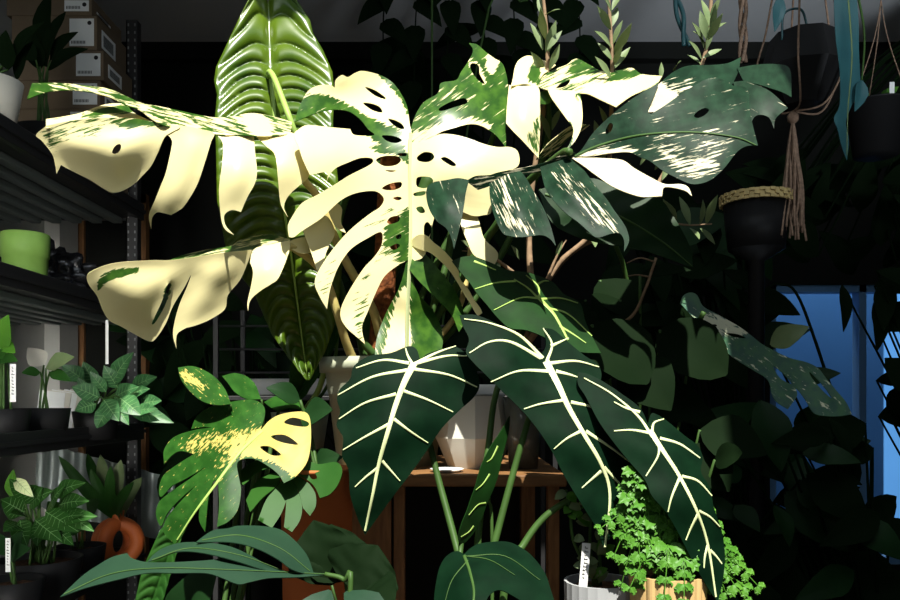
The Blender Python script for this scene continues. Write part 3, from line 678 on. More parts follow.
# --- centre leaf: left half, upper right lobes, drooping lobes
def cd(y): return np.interp(y, [60, 130, 250, 370], [1.47, 1.385, 1.35, 1.33])
def cdep(extra=()): return [(411, y, float(cd(y))) for y in (70, 110, 150, 200, 250, 300, 350)]+list(extra)
L = Blade()
HL = [[(365, 87), (375, 90), (385, 97), (384, 99), (374, 95)], [(363, 103), (372, 103.5), (380, 107), (382, 112.5), (372, 110)], [(388, 119), (395, 120), (402, 124), (404, 129), (396, 127)],
      [(382, 135.5), (394, 136), (402, 140), (396, 143), (387, 141)], [(376, 160), (384, 156), (397, 156), (401, 160), (396, 165), (384, 166)], [(398, 153.5), (406, 153), (406, 156), (400, 156)], [(385, 170), (396, 170.5), (391, 172)],
      [(382, 188), (390, 183.5), (401, 182), (401, 187), (394, 190), (386, 190)], [(393, 198), (398, 196.5), (402, 198), (398, 200.5)], [(387, 222), (391, 217), (399, 216), (399, 221), (391, 224)],
      [(396, 236), (401, 234), (401, 238), (397, 239)], [(390, 247), (397, 243.5), (400, 246), (394, 250)]]
L.lobe([(295, 121.5, A), (297, 113), (301, 103), (308, 91), (318, 85.5), (330, 85), (335, 88, A), (336, 80), (342, 75), (348, 77), (356, 72.5), (364, 71), (380, 75), (392, 82), (400, 92), (407, 106), (410, 126), (413, 140), (413, 170), (413, 200), (412, 230), (411, 258, A), (404, 262), (394, 268), (384, 277), (377, 290), (368, 311), (362, 327), (365, 344, A), (357, 337), (347, 328), (341, 318), (342, 306), (351, 288), (364, 268), (375, 256), (382, 244), (381, 232), (366, 239), (352, 248), (343, 259), (336, 272), (330, 290), (327, 309, A), (320, 297), (315, 284), (318, 272), (330, 253), (345, 235), (358, 223), (371, 213), (380, 207), (384, 199), (378, 192), (368, 191), (353, 194), (340, 201), (326, 214), (319, 220), (302, 231), (294, 237), (289, 237, A), (288, 226), (292, 217), (302, 203), (317, 195), (334, 185), (350, 175), (366, 167), (373, 162), (371, 158), (360, 158), (348, 162.5), (336, 168), (329, 176), (325, 186, A), (328, 176), (325, 172), (310, 175, A), (303, 160), (299, 148), (294, 135), (299, 129), (308, 125), (328, 127), (350, 129, A), (355, 135), (374, 135), (368, 129), (360, 119), (349, 111.5), (336, 109.5), (324, 111), (311, 115)],
       cdep([(297, 115, 1.33), (318, 87, 1.37), (340, 95, 1.40), (365, 105, 1.42), (300, 130, 1.30), (305, 170, 1.275), (335, 150, 1.31), (290, 232, 1.255), (320, 205, 1.285), (360, 185, 1.33), (325, 300, 1.26), (340, 255, 1.29), (370, 220, 1.33), (345, 315, 1.28), (370, 275, 1.31), (360, 335, 1.28), (385, 90, 1.45), (342, 78, 1.40)]),
       holes=HL, cream=1.3, vein=-25, grid=4.2,
       masks=[([(292, 124), (300, 100), (318, 90), (338, 98), (358, 108), (378, 120), (404, 130), (404, 150), (392, 150), (370, 140), (360, 128), (340, 112)], .12, 4), ([(305, 92), (318, 83), (336, 88), (344, 98), (330, 92)], 1.1, 3),
              ([(372, 68), (392, 78), (412, 108), (412, 124), (406, 112), (396, 95)], .05, 3), ([(368, 146), (400, 148), (410, 156), (408, 166), (398, 158), (380, 154)], .1, 3),
              ([(412, 208), (412, 262), (395, 262), (378, 262), (382, 242), (384, 226), (398, 212)], .22, 4), ([(384, 206), (398, 210), (384, 225), (366, 232), (345, 250), (332, 285), (326, 310), (314, 284), (332, 254)], .62, 5), ([(378, 252), (398, 255), (376, 275), (356, 310), (345, 320), (352, 288)], .66, 5), ([(404, 262), (380, 285), (366, 318), (363, 344), (352, 330), (360, 300)], .55, 4)])
# bottom centre
L.lobe([(407, 255, A), (404, 272), (398, 290), (387, 311), (378, 334), (375, 354), (380, 366), (400, 372), (420, 368), (438, 358), (443, 340), (440, 324), (431, 308), (418, 293), (412, 275)],
       cdep([(378, 350, 1.33), (442, 345, 1.35), (430, 310, 1.365), (388, 311, 1.355)]), cream=.1, vein=65, bulge=.01, masks=[([(402, 290), (408, 300), (409, 372), (382, 372), (386, 330)], 1.2, 4), ([(398, 290), (386, 315), (376, 352), (384, 352), (394, 312)], .35, 3)])
# right half
L.lobe([(411, 128, A), (416, 114), (424, 102), (438, 93), (441, 83), (456, 80), (461, 72), (469, 60), (473, 50), (469, 43, A), (477, 44.5), (486, 52), (494, 58), (502, 63), (506, 73), (508, 86), (507, 102), (506, 125), (506, 148, A), (501, 141), (494, 133.5), (482, 126), (470, 124), (455, 127.5), (441, 132), (428, 140), (412, 147, A)],
       cdep([(473, 46, 1.50), (505, 70, 1.50), (506, 140, 1.40), (455, 82, 1.44), (470, 124, 1.39), (440, 110, 1.40)]), holes=[[(470, 65), (474, 63), (479, 66), (480, 74), (485, 84), (478, 80), (472, 72)], [(439, 108.5), (450, 102), (464, 98), (467, 103), (455, 107), (442, 111)]],
       cream=.2, vein=-35, bulge=.01, masks=[([(414, 132), (428, 128), (470, 118), (492, 128), (480, 128), (440, 136), (412, 146)], .85, 4), ([(416, 112), (440, 92), (470, 92), (468, 100), (440, 104), (420, 124)], .36, 5), ([(490, 54), (498, 60), (492, 74), (487, 66)], 1.3, 2), ([(468, 62), (478, 64), (486, 84), (474, 74)], .9, 2)])
L.lobe([(410, 146, A), (428, 139), (441, 134), (456, 135), (470, 139), (484, 144), (498, 147), (510, 147), (518, 152), (518, 166), (500, 175), (492, 192), (491, 212), (484, 215), (474, 216), (463, 212), (450, 206), (436, 214), (430, 236), (424, 256), (411, 262, A), (410, 220), (410, 180)],
       cdep([(515, 160, 1.37), (485, 215, 1.36), (440, 170, 1.355), (480, 160, 1.36)]), holes=[[(417, 157), (424, 152), (432, 153), (434, 158), (428, 162), (419, 161)], [(416, 183), (418, 177), (430, 177), (433, 182), (426, 188), (418, 187)], [(414, 193), (425, 191), (424, 195), (415, 196)], [(416, 208), (422, 206.5), (425, 212), (420, 213)], [(441, 159), (446, 157), (456, 164), (452, 166)], [(424, 226), (428, 222), (432, 230), (425, 240)]],
       cream=1.35, vein=10, bulge=.012)
L.lobe([(457, 211, A), (470, 208), (478, 218), (484, 238), (496, 250), (498, 257), (494, 266, A), (488, 263), (474, 255), (468, 243), (462, 228)], [(460, 212, 1.37), (478, 216, 1.37), (494, 262, 1.35), (470, 245, 1.345)], cream=1.35, vein=60, bulge=.008)
L.lobe([(408, 244, A), (416, 236), (425, 235), (434, 243), (444, 251), (457, 267), (460, 279), (468, 289), (473, 298), (480, 308), (482, 313, A), (477, 315), (471, 305), (464, 294), (457, 282), (448, 269), (432, 254), (419, 249)], [(412, 244, 1.35), (445, 255, 1.325), (480, 312, 1.30), (460, 280, 1.33)], cream=1.35, vein=50, bulge=.006)
L.lobe([(408, 248, A), (425, 254), (441, 272), (454, 289), (462, 306), (464, 322), (459, 332, A), (451, 314), (436, 298), (420, 282), (408, 268, A)], [(408, 256, 1.35), (440, 285, 1.35), (460, 328, 1.33)], cream=.05, vein=45, bulge=.012)
cl = L.build('leaf', M['albo'], mo, label='centre leaf facing forward with oval holes along a pale midrib')
dd = Depth(cdep()); b = NB(); ribbon(b, [(411, 132), (411.5, 180), (411, 240), (408, 300), (407, 360)], 6, 3, lambda q: dd(q)-.003)
obj('midrib', b, M['white_vein'], cl)
# folded cream flap under the centre leaf
L = Blade()
L.lobe([(303, 231, A), (318, 218), (328, 217), (335, 232), (330, 244), (326, 253), (322, 266), (317, 271, A), (312, 255)], [(303, 231, 1.36), (332, 225, 1.38), (318, 268, 1.34)], cream=1.35, vein=-60, bulge=.012)
L.lobe([(328, 208, A), (336, 203), (342, 209), (341, 222), (346, 233, A), (337, 228), (331, 217)], [(328, 208, 1.38), (342, 206, 1.40), (344, 230, 1.37)], cream=1.2, bulge=.006)
L.build('leaf', M['albo'], mo, label='small folded cream leaf below the centre leaf')
# --- right leaf
L = Blade()
L.lobe([(737, 68, A), (750, 65.5), (764, 64), (776, 64), (787, 66), (791, 74), (791.5, 97, A), (782, 92), (770, 88), (757, 84), (744, 82, A)], [(740, 75, 1.36), (790, 70, 1.36), (790, 96, 1.29), (745, 82, 1.34)], cream=.02, vein=10, bulge=.014)
L.lobe([(733, 82, A), (744, 81), (757, 85), (768, 90), (777, 97), (788, 108, A), (780, 114), (775, 120), (774, 128.5, A), (770, 119), (765, 115.5), (758, 115), (753, 119), (750, 128, A), (742, 108)], [(735, 83, 1.34), (788, 108, 1.27), (752, 122, 1.28), (774, 126, 1.27)], cream=.12, vein=25, bulge=.012)
L.lobe([(656, 88, A), (660, 83), (674, 71.5), (689, 65.5), (710, 65), (728, 63), (741, 57, A), (739, 69), (735, 79), (730, 88, A), (712, 100), (690, 112), (664, 112), (648, 112, A), (652, 100)], [(660, 84, 1.31), (700, 66, 1.40), (740, 60, 1.41), (730, 86, 1.33), (650, 110, 1.29), (690, 108, 1.32)], cream=.05, vein=-15, bulge=.004,
       masks=[([(650, 84), (672, 88), (682, 100), (664, 113), (646, 114)], 1.25, 3), ([(662, 84), (682, 76), (702, 84), (680, 98)], .42, 5)])
L.lobe([(574, 156, A), (582, 149), (593, 133), (608, 118), (629, 101), (646, 90), (659, 83, A), (654, 96), (648, 111), (651, 114, A), (664, 106), (676, 97.5), (690, 88), (710, 78), (724, 80), (733, 85.5), (747, 89), (750, 112), (754, 130), (758, 145.5, A), (747, 146), (737, 152), (726, 166), (716, 176), (706, 182), (692, 184), (677, 178), (662, 170), (650, 161), (640, 157), (629, 152), (610, 153), (590, 156)],
       [(575, 156, 1.31), (620, 140, 1.29), (690, 132, 1.255), (757, 145, 1.20), (659, 85, 1.30), (712, 79, 1.31), (746, 90, 1.26), (705, 182, 1.21), (650, 160, 1.25), (648, 112, 1.285)],
       holes=[[(694, 116), (698, 111), (705, 108), (709, 110), (705, 115), (698, 118)], [(606, 129), (610, 123), (613, 125), (611, 131), (606, 134)]], cream=.16, vein=-14, bulge=.012,
       masks=[([(646, 138), (700, 132), (745, 140), (720, 165), (700, 180), (660, 165)], .36, 8), ([(574, 158), (586, 150), (625, 148), (640, 152), (630, 156)], .8, 4), ([(660, 150), (680, 160), (705, 170), (700, 178), (676, 168)], .62, 5), ([(690, 158), (716, 160), (714, 170), (694, 166)], .6, 4)])
rd = L.dep
L.lobe([(572, 158, A), (578, 157), (600, 158), (622, 160), (634, 168), (650, 177), (665, 184), (680, 184), (688, 187), (692, 196, A), (684, 190), (665, 187), (662, 196, A), (652, 196.5), (638, 196), (614, 187), (596, 175), (584, 166)], [(575, 158, 1.31), (640, 172, 1.255), (690, 192, 1.20), (650, 195, 1.21), (600, 176, 1.26)], cream=1.3, vein=20, bulge=.006)
L.lobe([(540, 167, A), (552, 163), (566, 159), (575, 160), (584, 170), (595, 185), (606, 198), (614, 210), (622, 221), (627, 230), (629, 241), (624, 252, A), (624, 240), (619, 233), (610, 234), (597, 237.5), (588, 231), (578, 222), (567, 214), (554, 201), (545, 187)], [(545, 168, 1.31), (576, 162, 1.31), (626, 240, 1.20), (597, 236, 1.21), (570, 190, 1.26)], cream=.1, vein=50, bulge=.016, masks=[([(552, 172), (566, 172), (600, 205), (622, 228), (606, 230), (580, 206)], .5, 7)])
L.lobe([(489, 182, A), (494, 176), (505, 172), (519, 171), (526, 178), (533, 190), (542, 205), (550, 224), (556, 246, A), (549, 238), (540, 235), (523, 237), (510, 236), (502, 232), (494, 215), (490, 198)], [(492, 180, 1.33), (520, 172, 1.33), (554, 240, 1.24), (505, 230, 1.25), (515, 200, 1.28)], cream=.2, vein=65, bulge=.018, masks=[([(496, 180), (508, 176), (514, 205), (530, 230), (508, 228), (498, 210)], .5, 6)])
L.lobe([(426, 192, A), (428, 186), (434, 182), (446, 180), (458, 178), (469, 180, A), (466, 192), (464, 206), (461, 222), (454, 249, A), (451, 237), (446, 228), (438, 222), (431, 213), (427, 202)], [(428, 190, 1.31), (468, 181, 1.31), (454, 245, 1.25), (446, 205, 1.275)], cream=.16, vein=70, bulge=.016)
L.lobe([(466, 181, A), (476, 176), (490, 175), (500, 172), (540, 164), (560, 156), (575, 153), (578, 160), (560, 166), (530, 174), (505, 178), (490, 186), (478, 190, A)], [(468, 181, 1.31), (520, 170, 1.33), (576, 156, 1.31), (478, 188, 1.32)], cream=.35, vein=-10)
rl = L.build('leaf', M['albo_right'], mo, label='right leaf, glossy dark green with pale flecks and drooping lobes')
b = NB(); ribbon(b, [(575, 156), (600, 145), (640, 135), (690, 132), (735, 137), (756, 145)], 2.6, 1.2, rd)
obj('midrib', b, M['petiole_green'], rl)
# --- back leaf behind the centre and right leaves
L = Blade()
L.lobe([(536, 84), (548, 72), (566, 65), (576, 58.5), (590, 65), (602, 71), (618, 70), (632, 68), (642, 74), (662, 76, A), (655, 86), (640, 92), (629, 97.5), (616, 107, A), (599, 99), (588, 94), (578, 93), (562, 90), (548, 90)], [(540, 86, 1.46), (580, 60, 1.56), (600, 90, 1.46), (660, 78, 1.46), (616, 105, 1.42), (630, 70, 1.52)], cream=.55, vein=-25, bulge=.006,
       masks=[([(586, 90), (605, 85), (640, 77), (662, 77), (630, 96), (614, 106), (600, 98)], 1.3, 3), ([(574, 58), (590, 64), (600, 72), (584, 74), (570, 72)], .2, 3), ([(618, 70), (640, 72), (640, 76), (610, 80)], .15, 3)], holes=[[(556, 88), (562, 83), (570, 80), (566, 86)]])
L.lobe([(509, 85, A), (522, 86), (538, 87), (540, 106), (540, 130), (538.5, 158, A), (532, 151), (522, 140), (513, 131), (506, 123, A), (507, 105)], [(509, 86, 1.44), (538, 87, 1.44), (538, 155, 1.39), (507, 122, 1.40), (524, 110, 1.405)], cream=1.3, vein=80, bulge=.008, masks=[([(524, 138), (530, 128), (541, 108), (541, 158), (534, 154)], .4, 4)])
L.lobe([(513, 78, A), (515, 67), (519, 60), (528, 55.5), (540, 59), (556, 65, A), (548, 71), (542, 76), (538, 88, A), (526, 84), (511, 86, A)], [(513, 78, 1.46), (528, 56, 1.54), (555, 66, 1.53), (524, 85, 1.44)], cream=1.15, vein=-60, bulge=.006, masks=[([(530, 66), (540, 64), (540, 84), (528, 82)], .15, 3)])
L.lobe([(547, 88, A), (560, 90), (578, 92), (582, 106), (582, 124), (577, 138), (568, 149), (562, 153, A), (569, 145), (573, 134), (572, 126), (566, 118), (558, 107), (551, 97)], [(548, 88, 1.45), (578, 92, 1.45), (568, 148, 1.38), (570, 115, 1.405)], cream=1.25, vein=70, bulge=.008, masks=[([(574, 92), (580, 93), (583, 104), (577, 100)], .1, 2), ([(568, 120), (574, 128), (572, 146), (566, 150)], .2, 2)])
L.lobe([(539, 92, A), (552, 90), (554, 98), (548, 104), (540, 104, A)], [(540, 92, 1.46), (553, 100, 1.46), (542, 103, 1.46)], cream=.2, vein=20)
L.lobe([(536, 160, A), (546, 146), (556, 137), (568, 128), (578, 124), (590, 125, A), (582, 131), (570, 138), (560, 147), (550, 156, A)], [(538, 158, 1.42), (590, 125, 1.48), (560, 140, 1.44)], cream=.5, vein=-35, bulge=.006)
L.build('leaf', M['albo'], mo, label='back leaf with two hanging white lobes')

# ================================================================== CORRUGATED ANTHURIUM behind on the left
ac = Vector((pxz(300, 1.68), 1.68, TZ))
ps = thing('plant_stand', (ac.x, ac.y, 0), 'dark round pedestal under the anthurium behind the wooden table', 'stand'); obj('column', lathe(NB(), (ac.x, ac.y, 0), [(.07, 0), (.07, .02), (.03, .05), (.03, TZ-.05), (.06, TZ-.012), (.06, TZ)], 24), M['black_plastic'], ps)
an = thing('corrugated_anthurium', ac, 'anthurium with one very long quilted green leaf standing left behind the cream leaves', 'plant')
obj('pot', pot_bm(ac, .06, .045, .10), M['pale_pot'], an); obj('soil', soil_bm(ac+Vector((0, 0, .085)), .05), M['soil'], an)
def quilted(name, mid, left, right, dep, ph, m, parent, ydet, y0, y1, amp=.010, arcs=20, rows=300, cols=22, lobes=None):
    ys = np.linspace(y0, y1, rows); V = []; F = []
    N = lambda y: np.interp(y, *ph)
    for y in ys:
        mx = np.interp(y, *mid); lx = np.interp(y, *left); rx = np.interp(y, *right)
        for k in range(-cols, cols+1):
            u = k/cols; a = abs(u); w = (mx-lx) if u < 0 else (rx-mx)
            x = mx+u*w
            yy = y if lobes is None else y+lobes(u, y)
            s = math.sin(math.pi*N(y+arcs*math.sin(math.pi*min(1, a*1.0)**.75)*(.55)-arcs*.9*a*a))
            d = dep(x, yy, u)-amp*(abs(s)**.6)*(1-a**8)*(min(1, a*7))
            V.append(P(x, yy, d))
    C = 2*cols+1
    for i in range(rows-1):
        for k in range(C-1): F.append((i*C+k, (i+1)*C+k, (i+1)*C+k+1, i*C+k+1))
    off = OFF[parent]; me = bpy.data.meshes.new(name); me.from_pydata([v-off for v in V], [], F); me.update()
    if sum(f.normal.y for f in me.polygons) > 0: me.flip_normals()
    me.polygons.foreach_set('use_smooth', [True]*len(me.polygons)); me.materials.append(m)
    o = bpy.data.objects.new(name, me); COL.objects.link(o); o.parent = parent; OFF[o] = off
    md = o.modifiers.new('thickness', 'SOLIDIFY'); md.thickness = .001; md.offset = -1
    return o
adep = lambda x, y, u: np.interp(y, [-10, 60, 130, 250, 390], [1.58, 1.54, 1.49, 1.445, 1.45])+.030*(1-abs(u))-.012*abs(u)**2+.035*max(0, u)
hl = quilted('leaf', ([-4, 60, 130, 180, 255, 316, 380], [268, 270, 275, 280, 291, 299, 308]),
        ([-4, 6, 16, 37, 67, 80, 95, 117, 150, 200, 250, 275, 293, 335, 357, 380], [250, 245, 240, 230, 216, 214, 217, 215, 216, 217, 226, 240, 254, 272, 288, 306]),
        ([-4, 3, 20, 33, 50, 72, 90, 127, 170, 210, 260, 319, 350, 380], [292, 299, 310, 313, 323, 332.5, 334, 333, 337, 341, 343, 337, 326, 310]),
        adep, ([-40, 0, 25, 52, 70, 84, 97, 400], [-1.4, 0, 1, 2, 3, 4, 5, 28.5]), M['veitchii'], an, None, -4, 380, lobes=lambda u, y: -9*max(0, 1-y/28)*math.sin(math.pi*abs(u)**.8)+6*max(0, 1-y/20)*(1-abs(u)))
def aline(pts): return [P(x, y, adep(x, y, 0)-.004) for x, y in pts]
obj('midrib', tube(NB(), aline([(270, 72), (274, 110), (280, 180), (291, 255), (299, 316), (307, 376)]), .0045, .0012, 8), M['green_vein'], hl)
obj('petiole', tube(NB(), [ac+Vector((0, 0, .09)), P(322, 380, 1.64), P(330, 300, 1.58), P(318, 200, 1.52), P(293, 128, 1.455), P(282, 98, 1.475), P(274, 78, 1.50), P(269.5, 72, 1.53), P(268, 78, 1.56)], .006, .0055, 10, 8), M['green_vein'], an)
adep2 = lambda x, y, u: 1.53+.02*(1-abs(u))
l2 = quilted('leaf', ([320, 366, 411], [332, 312, 289.5]), ([320, 340, 366, 390, 411], [322, 306, 290, 288.5, 289]), ([320, 340, 363, 395, 411], [341, 338, 327, 306, 290]), adep2,
        ([300, 420], [0, 9]), M['leaf_mid'], an, None, 320, 411, amp=.004, rows=90, cols=14)
obj('petiole', tube(NB(), [ac+Vector((.01, 0, .09)), P(330, 380, 1.68), P(338, 330, 1.63), P(333, 321, 1.6)], .004, .003, 8), M['petiole_green'], an)

# ================================================================== ALOCASIA with white veins
kc = Vector((pxz(492, 1.16), 1.16, BZ))
al = thing('alocasia', kc, 'velvety dark green alocasia with bold white veins in front of the wooden table', 'plant')
obj('pot', pot_bm(kc, .085, .065, .15, lip=.004), M['black_plastic'], al); obj('soil', soil_bm(kc+Vector((0, 0, .135)), .076), M['soil'], al)
kt = kc+Vector((0, 0, .13))
def alo(out, dep, veins, mid, m, vm, bulge=.01, label=None, w=(7, 2), lw=(3.4, 1.2), ripple=None, grid=5):
    L = Blade().lobe(out, dep, cream=0, bulge=bulge, ripple=ripple, grid=grid)
    o = L.build('leaf', m, al, label=label)
    if mid: obj('midrib', ribbon(NB(), mid, w[0], w[1], L.dep), vm, o, solid=0)
    for v in veins: obj('side_vein', ribbon(NB(), v, lw[0], lw[1], L.dep), vm, o)
    return o
alo([(404, 347.5, A), (390, 353), (369, 356), (354, 366), (350, 379), (340, 389), (337, 399), (340, 412), (336.5, 425), (343, 438), (342, 456), (348.5, 470), (350, 494), (357, 517), (365, 535, A), (376, 520), (395, 494), (411, 473), (428, 449), (442, 428), (460, 410), (474, 397), (479.5, 386), (477, 372), (470, 360), (463, 351), (455, 346, A), (438, 350), (427, 354), (420, 360, A), (417, 350), (411, 346)],
    [(410, 348, 1.24), (413, 365, 1.225), (342, 390, 1.22), (478, 384, 1.24), (350, 480, 1.19), (365, 533, 1.20), (440, 430, 1.21), (395, 430, 1.195), (458, 348, 1.25)],
    [[(409, 363), (383, 360), (356, 368)], [(407, 370), (372, 377), (338, 395)], [(396, 394), (365, 403), (339, 419)], [(389, 424), (365, 437), (343, 450)], [(379, 467), (366, 477), (355, 487)], [(413, 365), (408, 356), (405.5, 348)],
     [(414, 364), (436, 353), (456, 346)], [(417, 363), (446, 356), (467, 356)], [(414, 369), (449, 375), (477, 387)], [(404, 391), (428, 400), (453, 412)], [(394, 419), (411, 432), (428, 443)], [(382, 461), (391, 471), (400, 481)]],
    [(414, 363), (404, 383), (395, 407), (388, 431), (379, 463), (372, 498), (365, 531)], M['frydek'], M['white_vein'], .012, 'broad left leaf, dark with a white midrib', ripple=lambda q: .0022*np.sin(q[:, 1]/9+q[:, 0]/30))
alo([(459.5, 315, A), (476, 315), (498, 324), (519, 335), (536, 348), (541, 355, A), (546, 345), (544, 328, A), (554, 330), (567, 341), (584, 355), (597, 364), (601.5, 374), (599, 388), (597, 402), (614.5, 434), (628, 456), (634.5, 475), (634, 495), (623, 521), (610, 538), (604, 549, A), (597, 529), (584, 508), (565, 477), (549.5, 447), (528, 417), (502, 391), (485, 374), (473, 362), (466, 352), (469, 339), (463, 326)],
    [(462, 318, 1.21), (544, 330, 1.235), (541, 356, 1.215), (600, 372, 1.225), (470, 352, 1.185), (549, 447, 1.155), (634, 480, 1.18), (604, 547, 1.15), (585, 430, 1.165), (510, 360, 1.185)],
    [[(543, 358), (519, 335), (489, 323), (464, 319)], [(541, 358), (511, 342), (489, 342), (469.5, 353)], [(550, 371), (519, 371), (491, 382)], [(565, 400), (541, 404), (524, 409)], [(581, 431), (567, 438.5), (554, 449)], [(601.5, 471), (591, 480), (582, 488)],
     [(547, 361), (552, 344), (543, 328)], [(551, 346), (560, 342), (569, 338)], [(550, 363), (575.5, 361), (599, 367)], [(556, 371), (568, 374), (580, 378)], [(571, 402), (593, 408), (606, 425)], [(586, 431), (610, 447), (630, 462)], [(604, 467), (617, 481), (630, 495)]],
    [(546, 361), (558, 384), (569, 408), (584, 434), (601.5, 464.5), (610, 495), (605, 547)], M['frydek'], M['white_vein'], .012, 'long central leaf, dark with a white midrib', ripple=lambda q: .0018*np.sin(q[:, 1]/8-q[:, 0]/22))
alo([(578, 372, A), (588, 374), (604, 382), (622, 394), (640, 408), (648, 424, A), (651, 414), (656, 414), (666, 420), (684, 435), (698, 446), (702.5, 458), (701, 472), (710, 488), (714, 508), (722, 532), (725, 556), (723, 580), (718, 602, A), (708, 588), (692, 560), (680, 536), (666, 512), (652, 496), (645, 480), (628, 460), (612, 440), (598, 420), (586, 397), (578, 384)],
    [(578, 374, 1.195), (650, 424, 1.165), (702, 458, 1.17), (725, 556, 1.15), (718, 600, 1.13), (640, 480, 1.125), (680, 536, 1.12), (690, 490, 1.13), (598, 420, 1.155)],
    [[(652, 436), (638, 416), (612, 394), (584, 378)], [(651, 433), (632, 430), (614, 431)], [(659, 442), (658, 456), (646, 476)], [(680, 477), (672, 496), (668, 512)], [(698, 514), (691, 528), (686, 540)], [(708, 545), (705, 556), (704, 568)], [(652, 434), (654, 423), (664, 419)],
     [(660, 438), (680, 444), (700, 458)], [(682, 476), (698, 481), (712, 496)], [(699, 511), (710, 517), (720, 527)], [(710, 550), (716, 556), (722, 564)], [(640, 412), (626, 408), (614, 402)]],
    [(650, 430), (658, 443), (666, 455), (680, 477), (696, 509), (708, 545), (716, 597)], M['frydek'], M['white_vein'], .012, 'narrow right leaf pointing down, dark with a white midrib', w=(5.5, 1.8), lw=(3, 1.3), ripple=lambda q: .002*np.sin(q[:, 1]/8-q[:, 0]/25))
alo([(452, 261, A), (462, 257), (474, 256.5), (492, 263), (508, 270), (526, 272), (542, 277), (554, 283), (564, 294), (580, 303), (585, 320), (592, 336), (601, 353, A), (580, 352), (560, 346), (542, 336), (526, 330), (510, 328), (498, 318), (488, 306), (476, 292), (470, 283), (459, 270)],
    [(455, 261, 1.32), (526, 272, 1.35), (560, 290, 1.35), (600, 350, 1.27), (520, 326, 1.27), (539, 299, 1.32), (478, 293, 1.29)],
    [[(539, 299), (528, 288), (514, 279)], [(516, 281), (495, 283), (475, 289)], [(538, 298), (520, 298), (494, 310)], [(539, 297), (538, 286), (526, 275)], [(540, 299), (560, 298), (578, 303)], [(548, 308), (568, 314), (592, 336)], [(560, 326), (573, 334), (586, 343)], [(474, 261), (484, 265), (496, 270)], [(538, 284), (544, 281), (549, 281)]],
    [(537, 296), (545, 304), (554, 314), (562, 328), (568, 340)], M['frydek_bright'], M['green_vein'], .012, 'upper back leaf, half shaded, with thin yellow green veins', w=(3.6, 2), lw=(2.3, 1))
# rolled new leaf
alo([(510, 416, A), (509, 430), (506, 443), (502, 458), (499, 473), (494, 488), (487, 504), (482, 518), (475, 531), (467, 541), (460, 546, A), (458.5, 536), (462, 523), (467, 511), (471, 499), (475, 488), (481, 467), (490, 448), (500, 433)],
    [(510, 418, 1.20), (465, 530, 1.15), (505, 450, 1.20), (478, 480, 1.15), (486, 490, 1.165)],
    [[(498, 446), (492, 458), (487, 462)], [(490, 474), (483, 484), (476, 490)], [(486, 503), (478, 505), (469, 515)], [(474, 526), (469, 532), (461, 537)]], None, M['frydek_bright'], M['green_vein'], .028, 'young half rolled leaf', lw=(2, .8))
# bottom glossy leaf
alo([(464, 554, A), (472, 547), (482, 543), (506, 541.5), (522, 548), (534, 558), (545, 573), (551, 590), (556, 606, A), (540, 612), (520, 600), (500, 590), (488, 597), (484, 612), (470, 630), (452, 640), (440, 630, A), (434, 605), (437, 577), (442, 562), (449, 554), (457, 551)],
    [(464, 554, 1.09), (506, 543, 1.11), (552, 600, 1.03), (440, 600, 1.05), (480, 600, 1.01), (450, 635, 1.0)], [[(466, 556), (490, 560), (515, 575)], [(468, 560), (452, 580), (444, 605)], [(468, 556), (505, 556), (540, 580)]],
    [(464, 555), (470, 572), (474, 595), (468, 622)], M['frydek'], M['petiole_green'], .014, 'glossy plain green lowest leaf', w=(3, 2), lw=(1.3, .6))
for pts, r0, r1 in (([kt, P(468, 600, 1.15), P(455, 541, 1.19), P(436, 470, 1.235), P(420, 400, 1.255), (P(413, 366, 1.236))], .0062, .0045), ([kt, P(482, 590, 1.16), P(495, 541, 1.17), P(514, 470, 1.19), P(530, 415, 1.2), P(546, 363, 1.222)], .006, .0045),
                    ([kt, P(505, 580, 1.17), P(522, 547, 1.19), P(548, 514, 1.20), P(600, 480, 1.20), P(650, 434, 1.165)], .006, .0045), ([kt, P(480, 590, 1.18), P(478, 540, 1.19), P(488, 450, 1.23), P(500, 380, 1.27), P(539, 300, 1.325)], .006, .0045),
                    ([kt, P(464, 590, 1.14), P(461, 546, 1.15), P(470, 510, 1.17), P(490, 470, 1.18)], .005, .003), ([kt, P(476, 600, 1.1), P(470, 575, 1.1), P(464, 555, 1.095)], .005, .004), ([kt, P(492, 540, 1.2), P(489, 500, 1.2), P(487, 470, 1.2)], .003, .002)):
    obj('petiole', tube(NB(), pts, r0, r1, 10), M['petiole_green'], al)
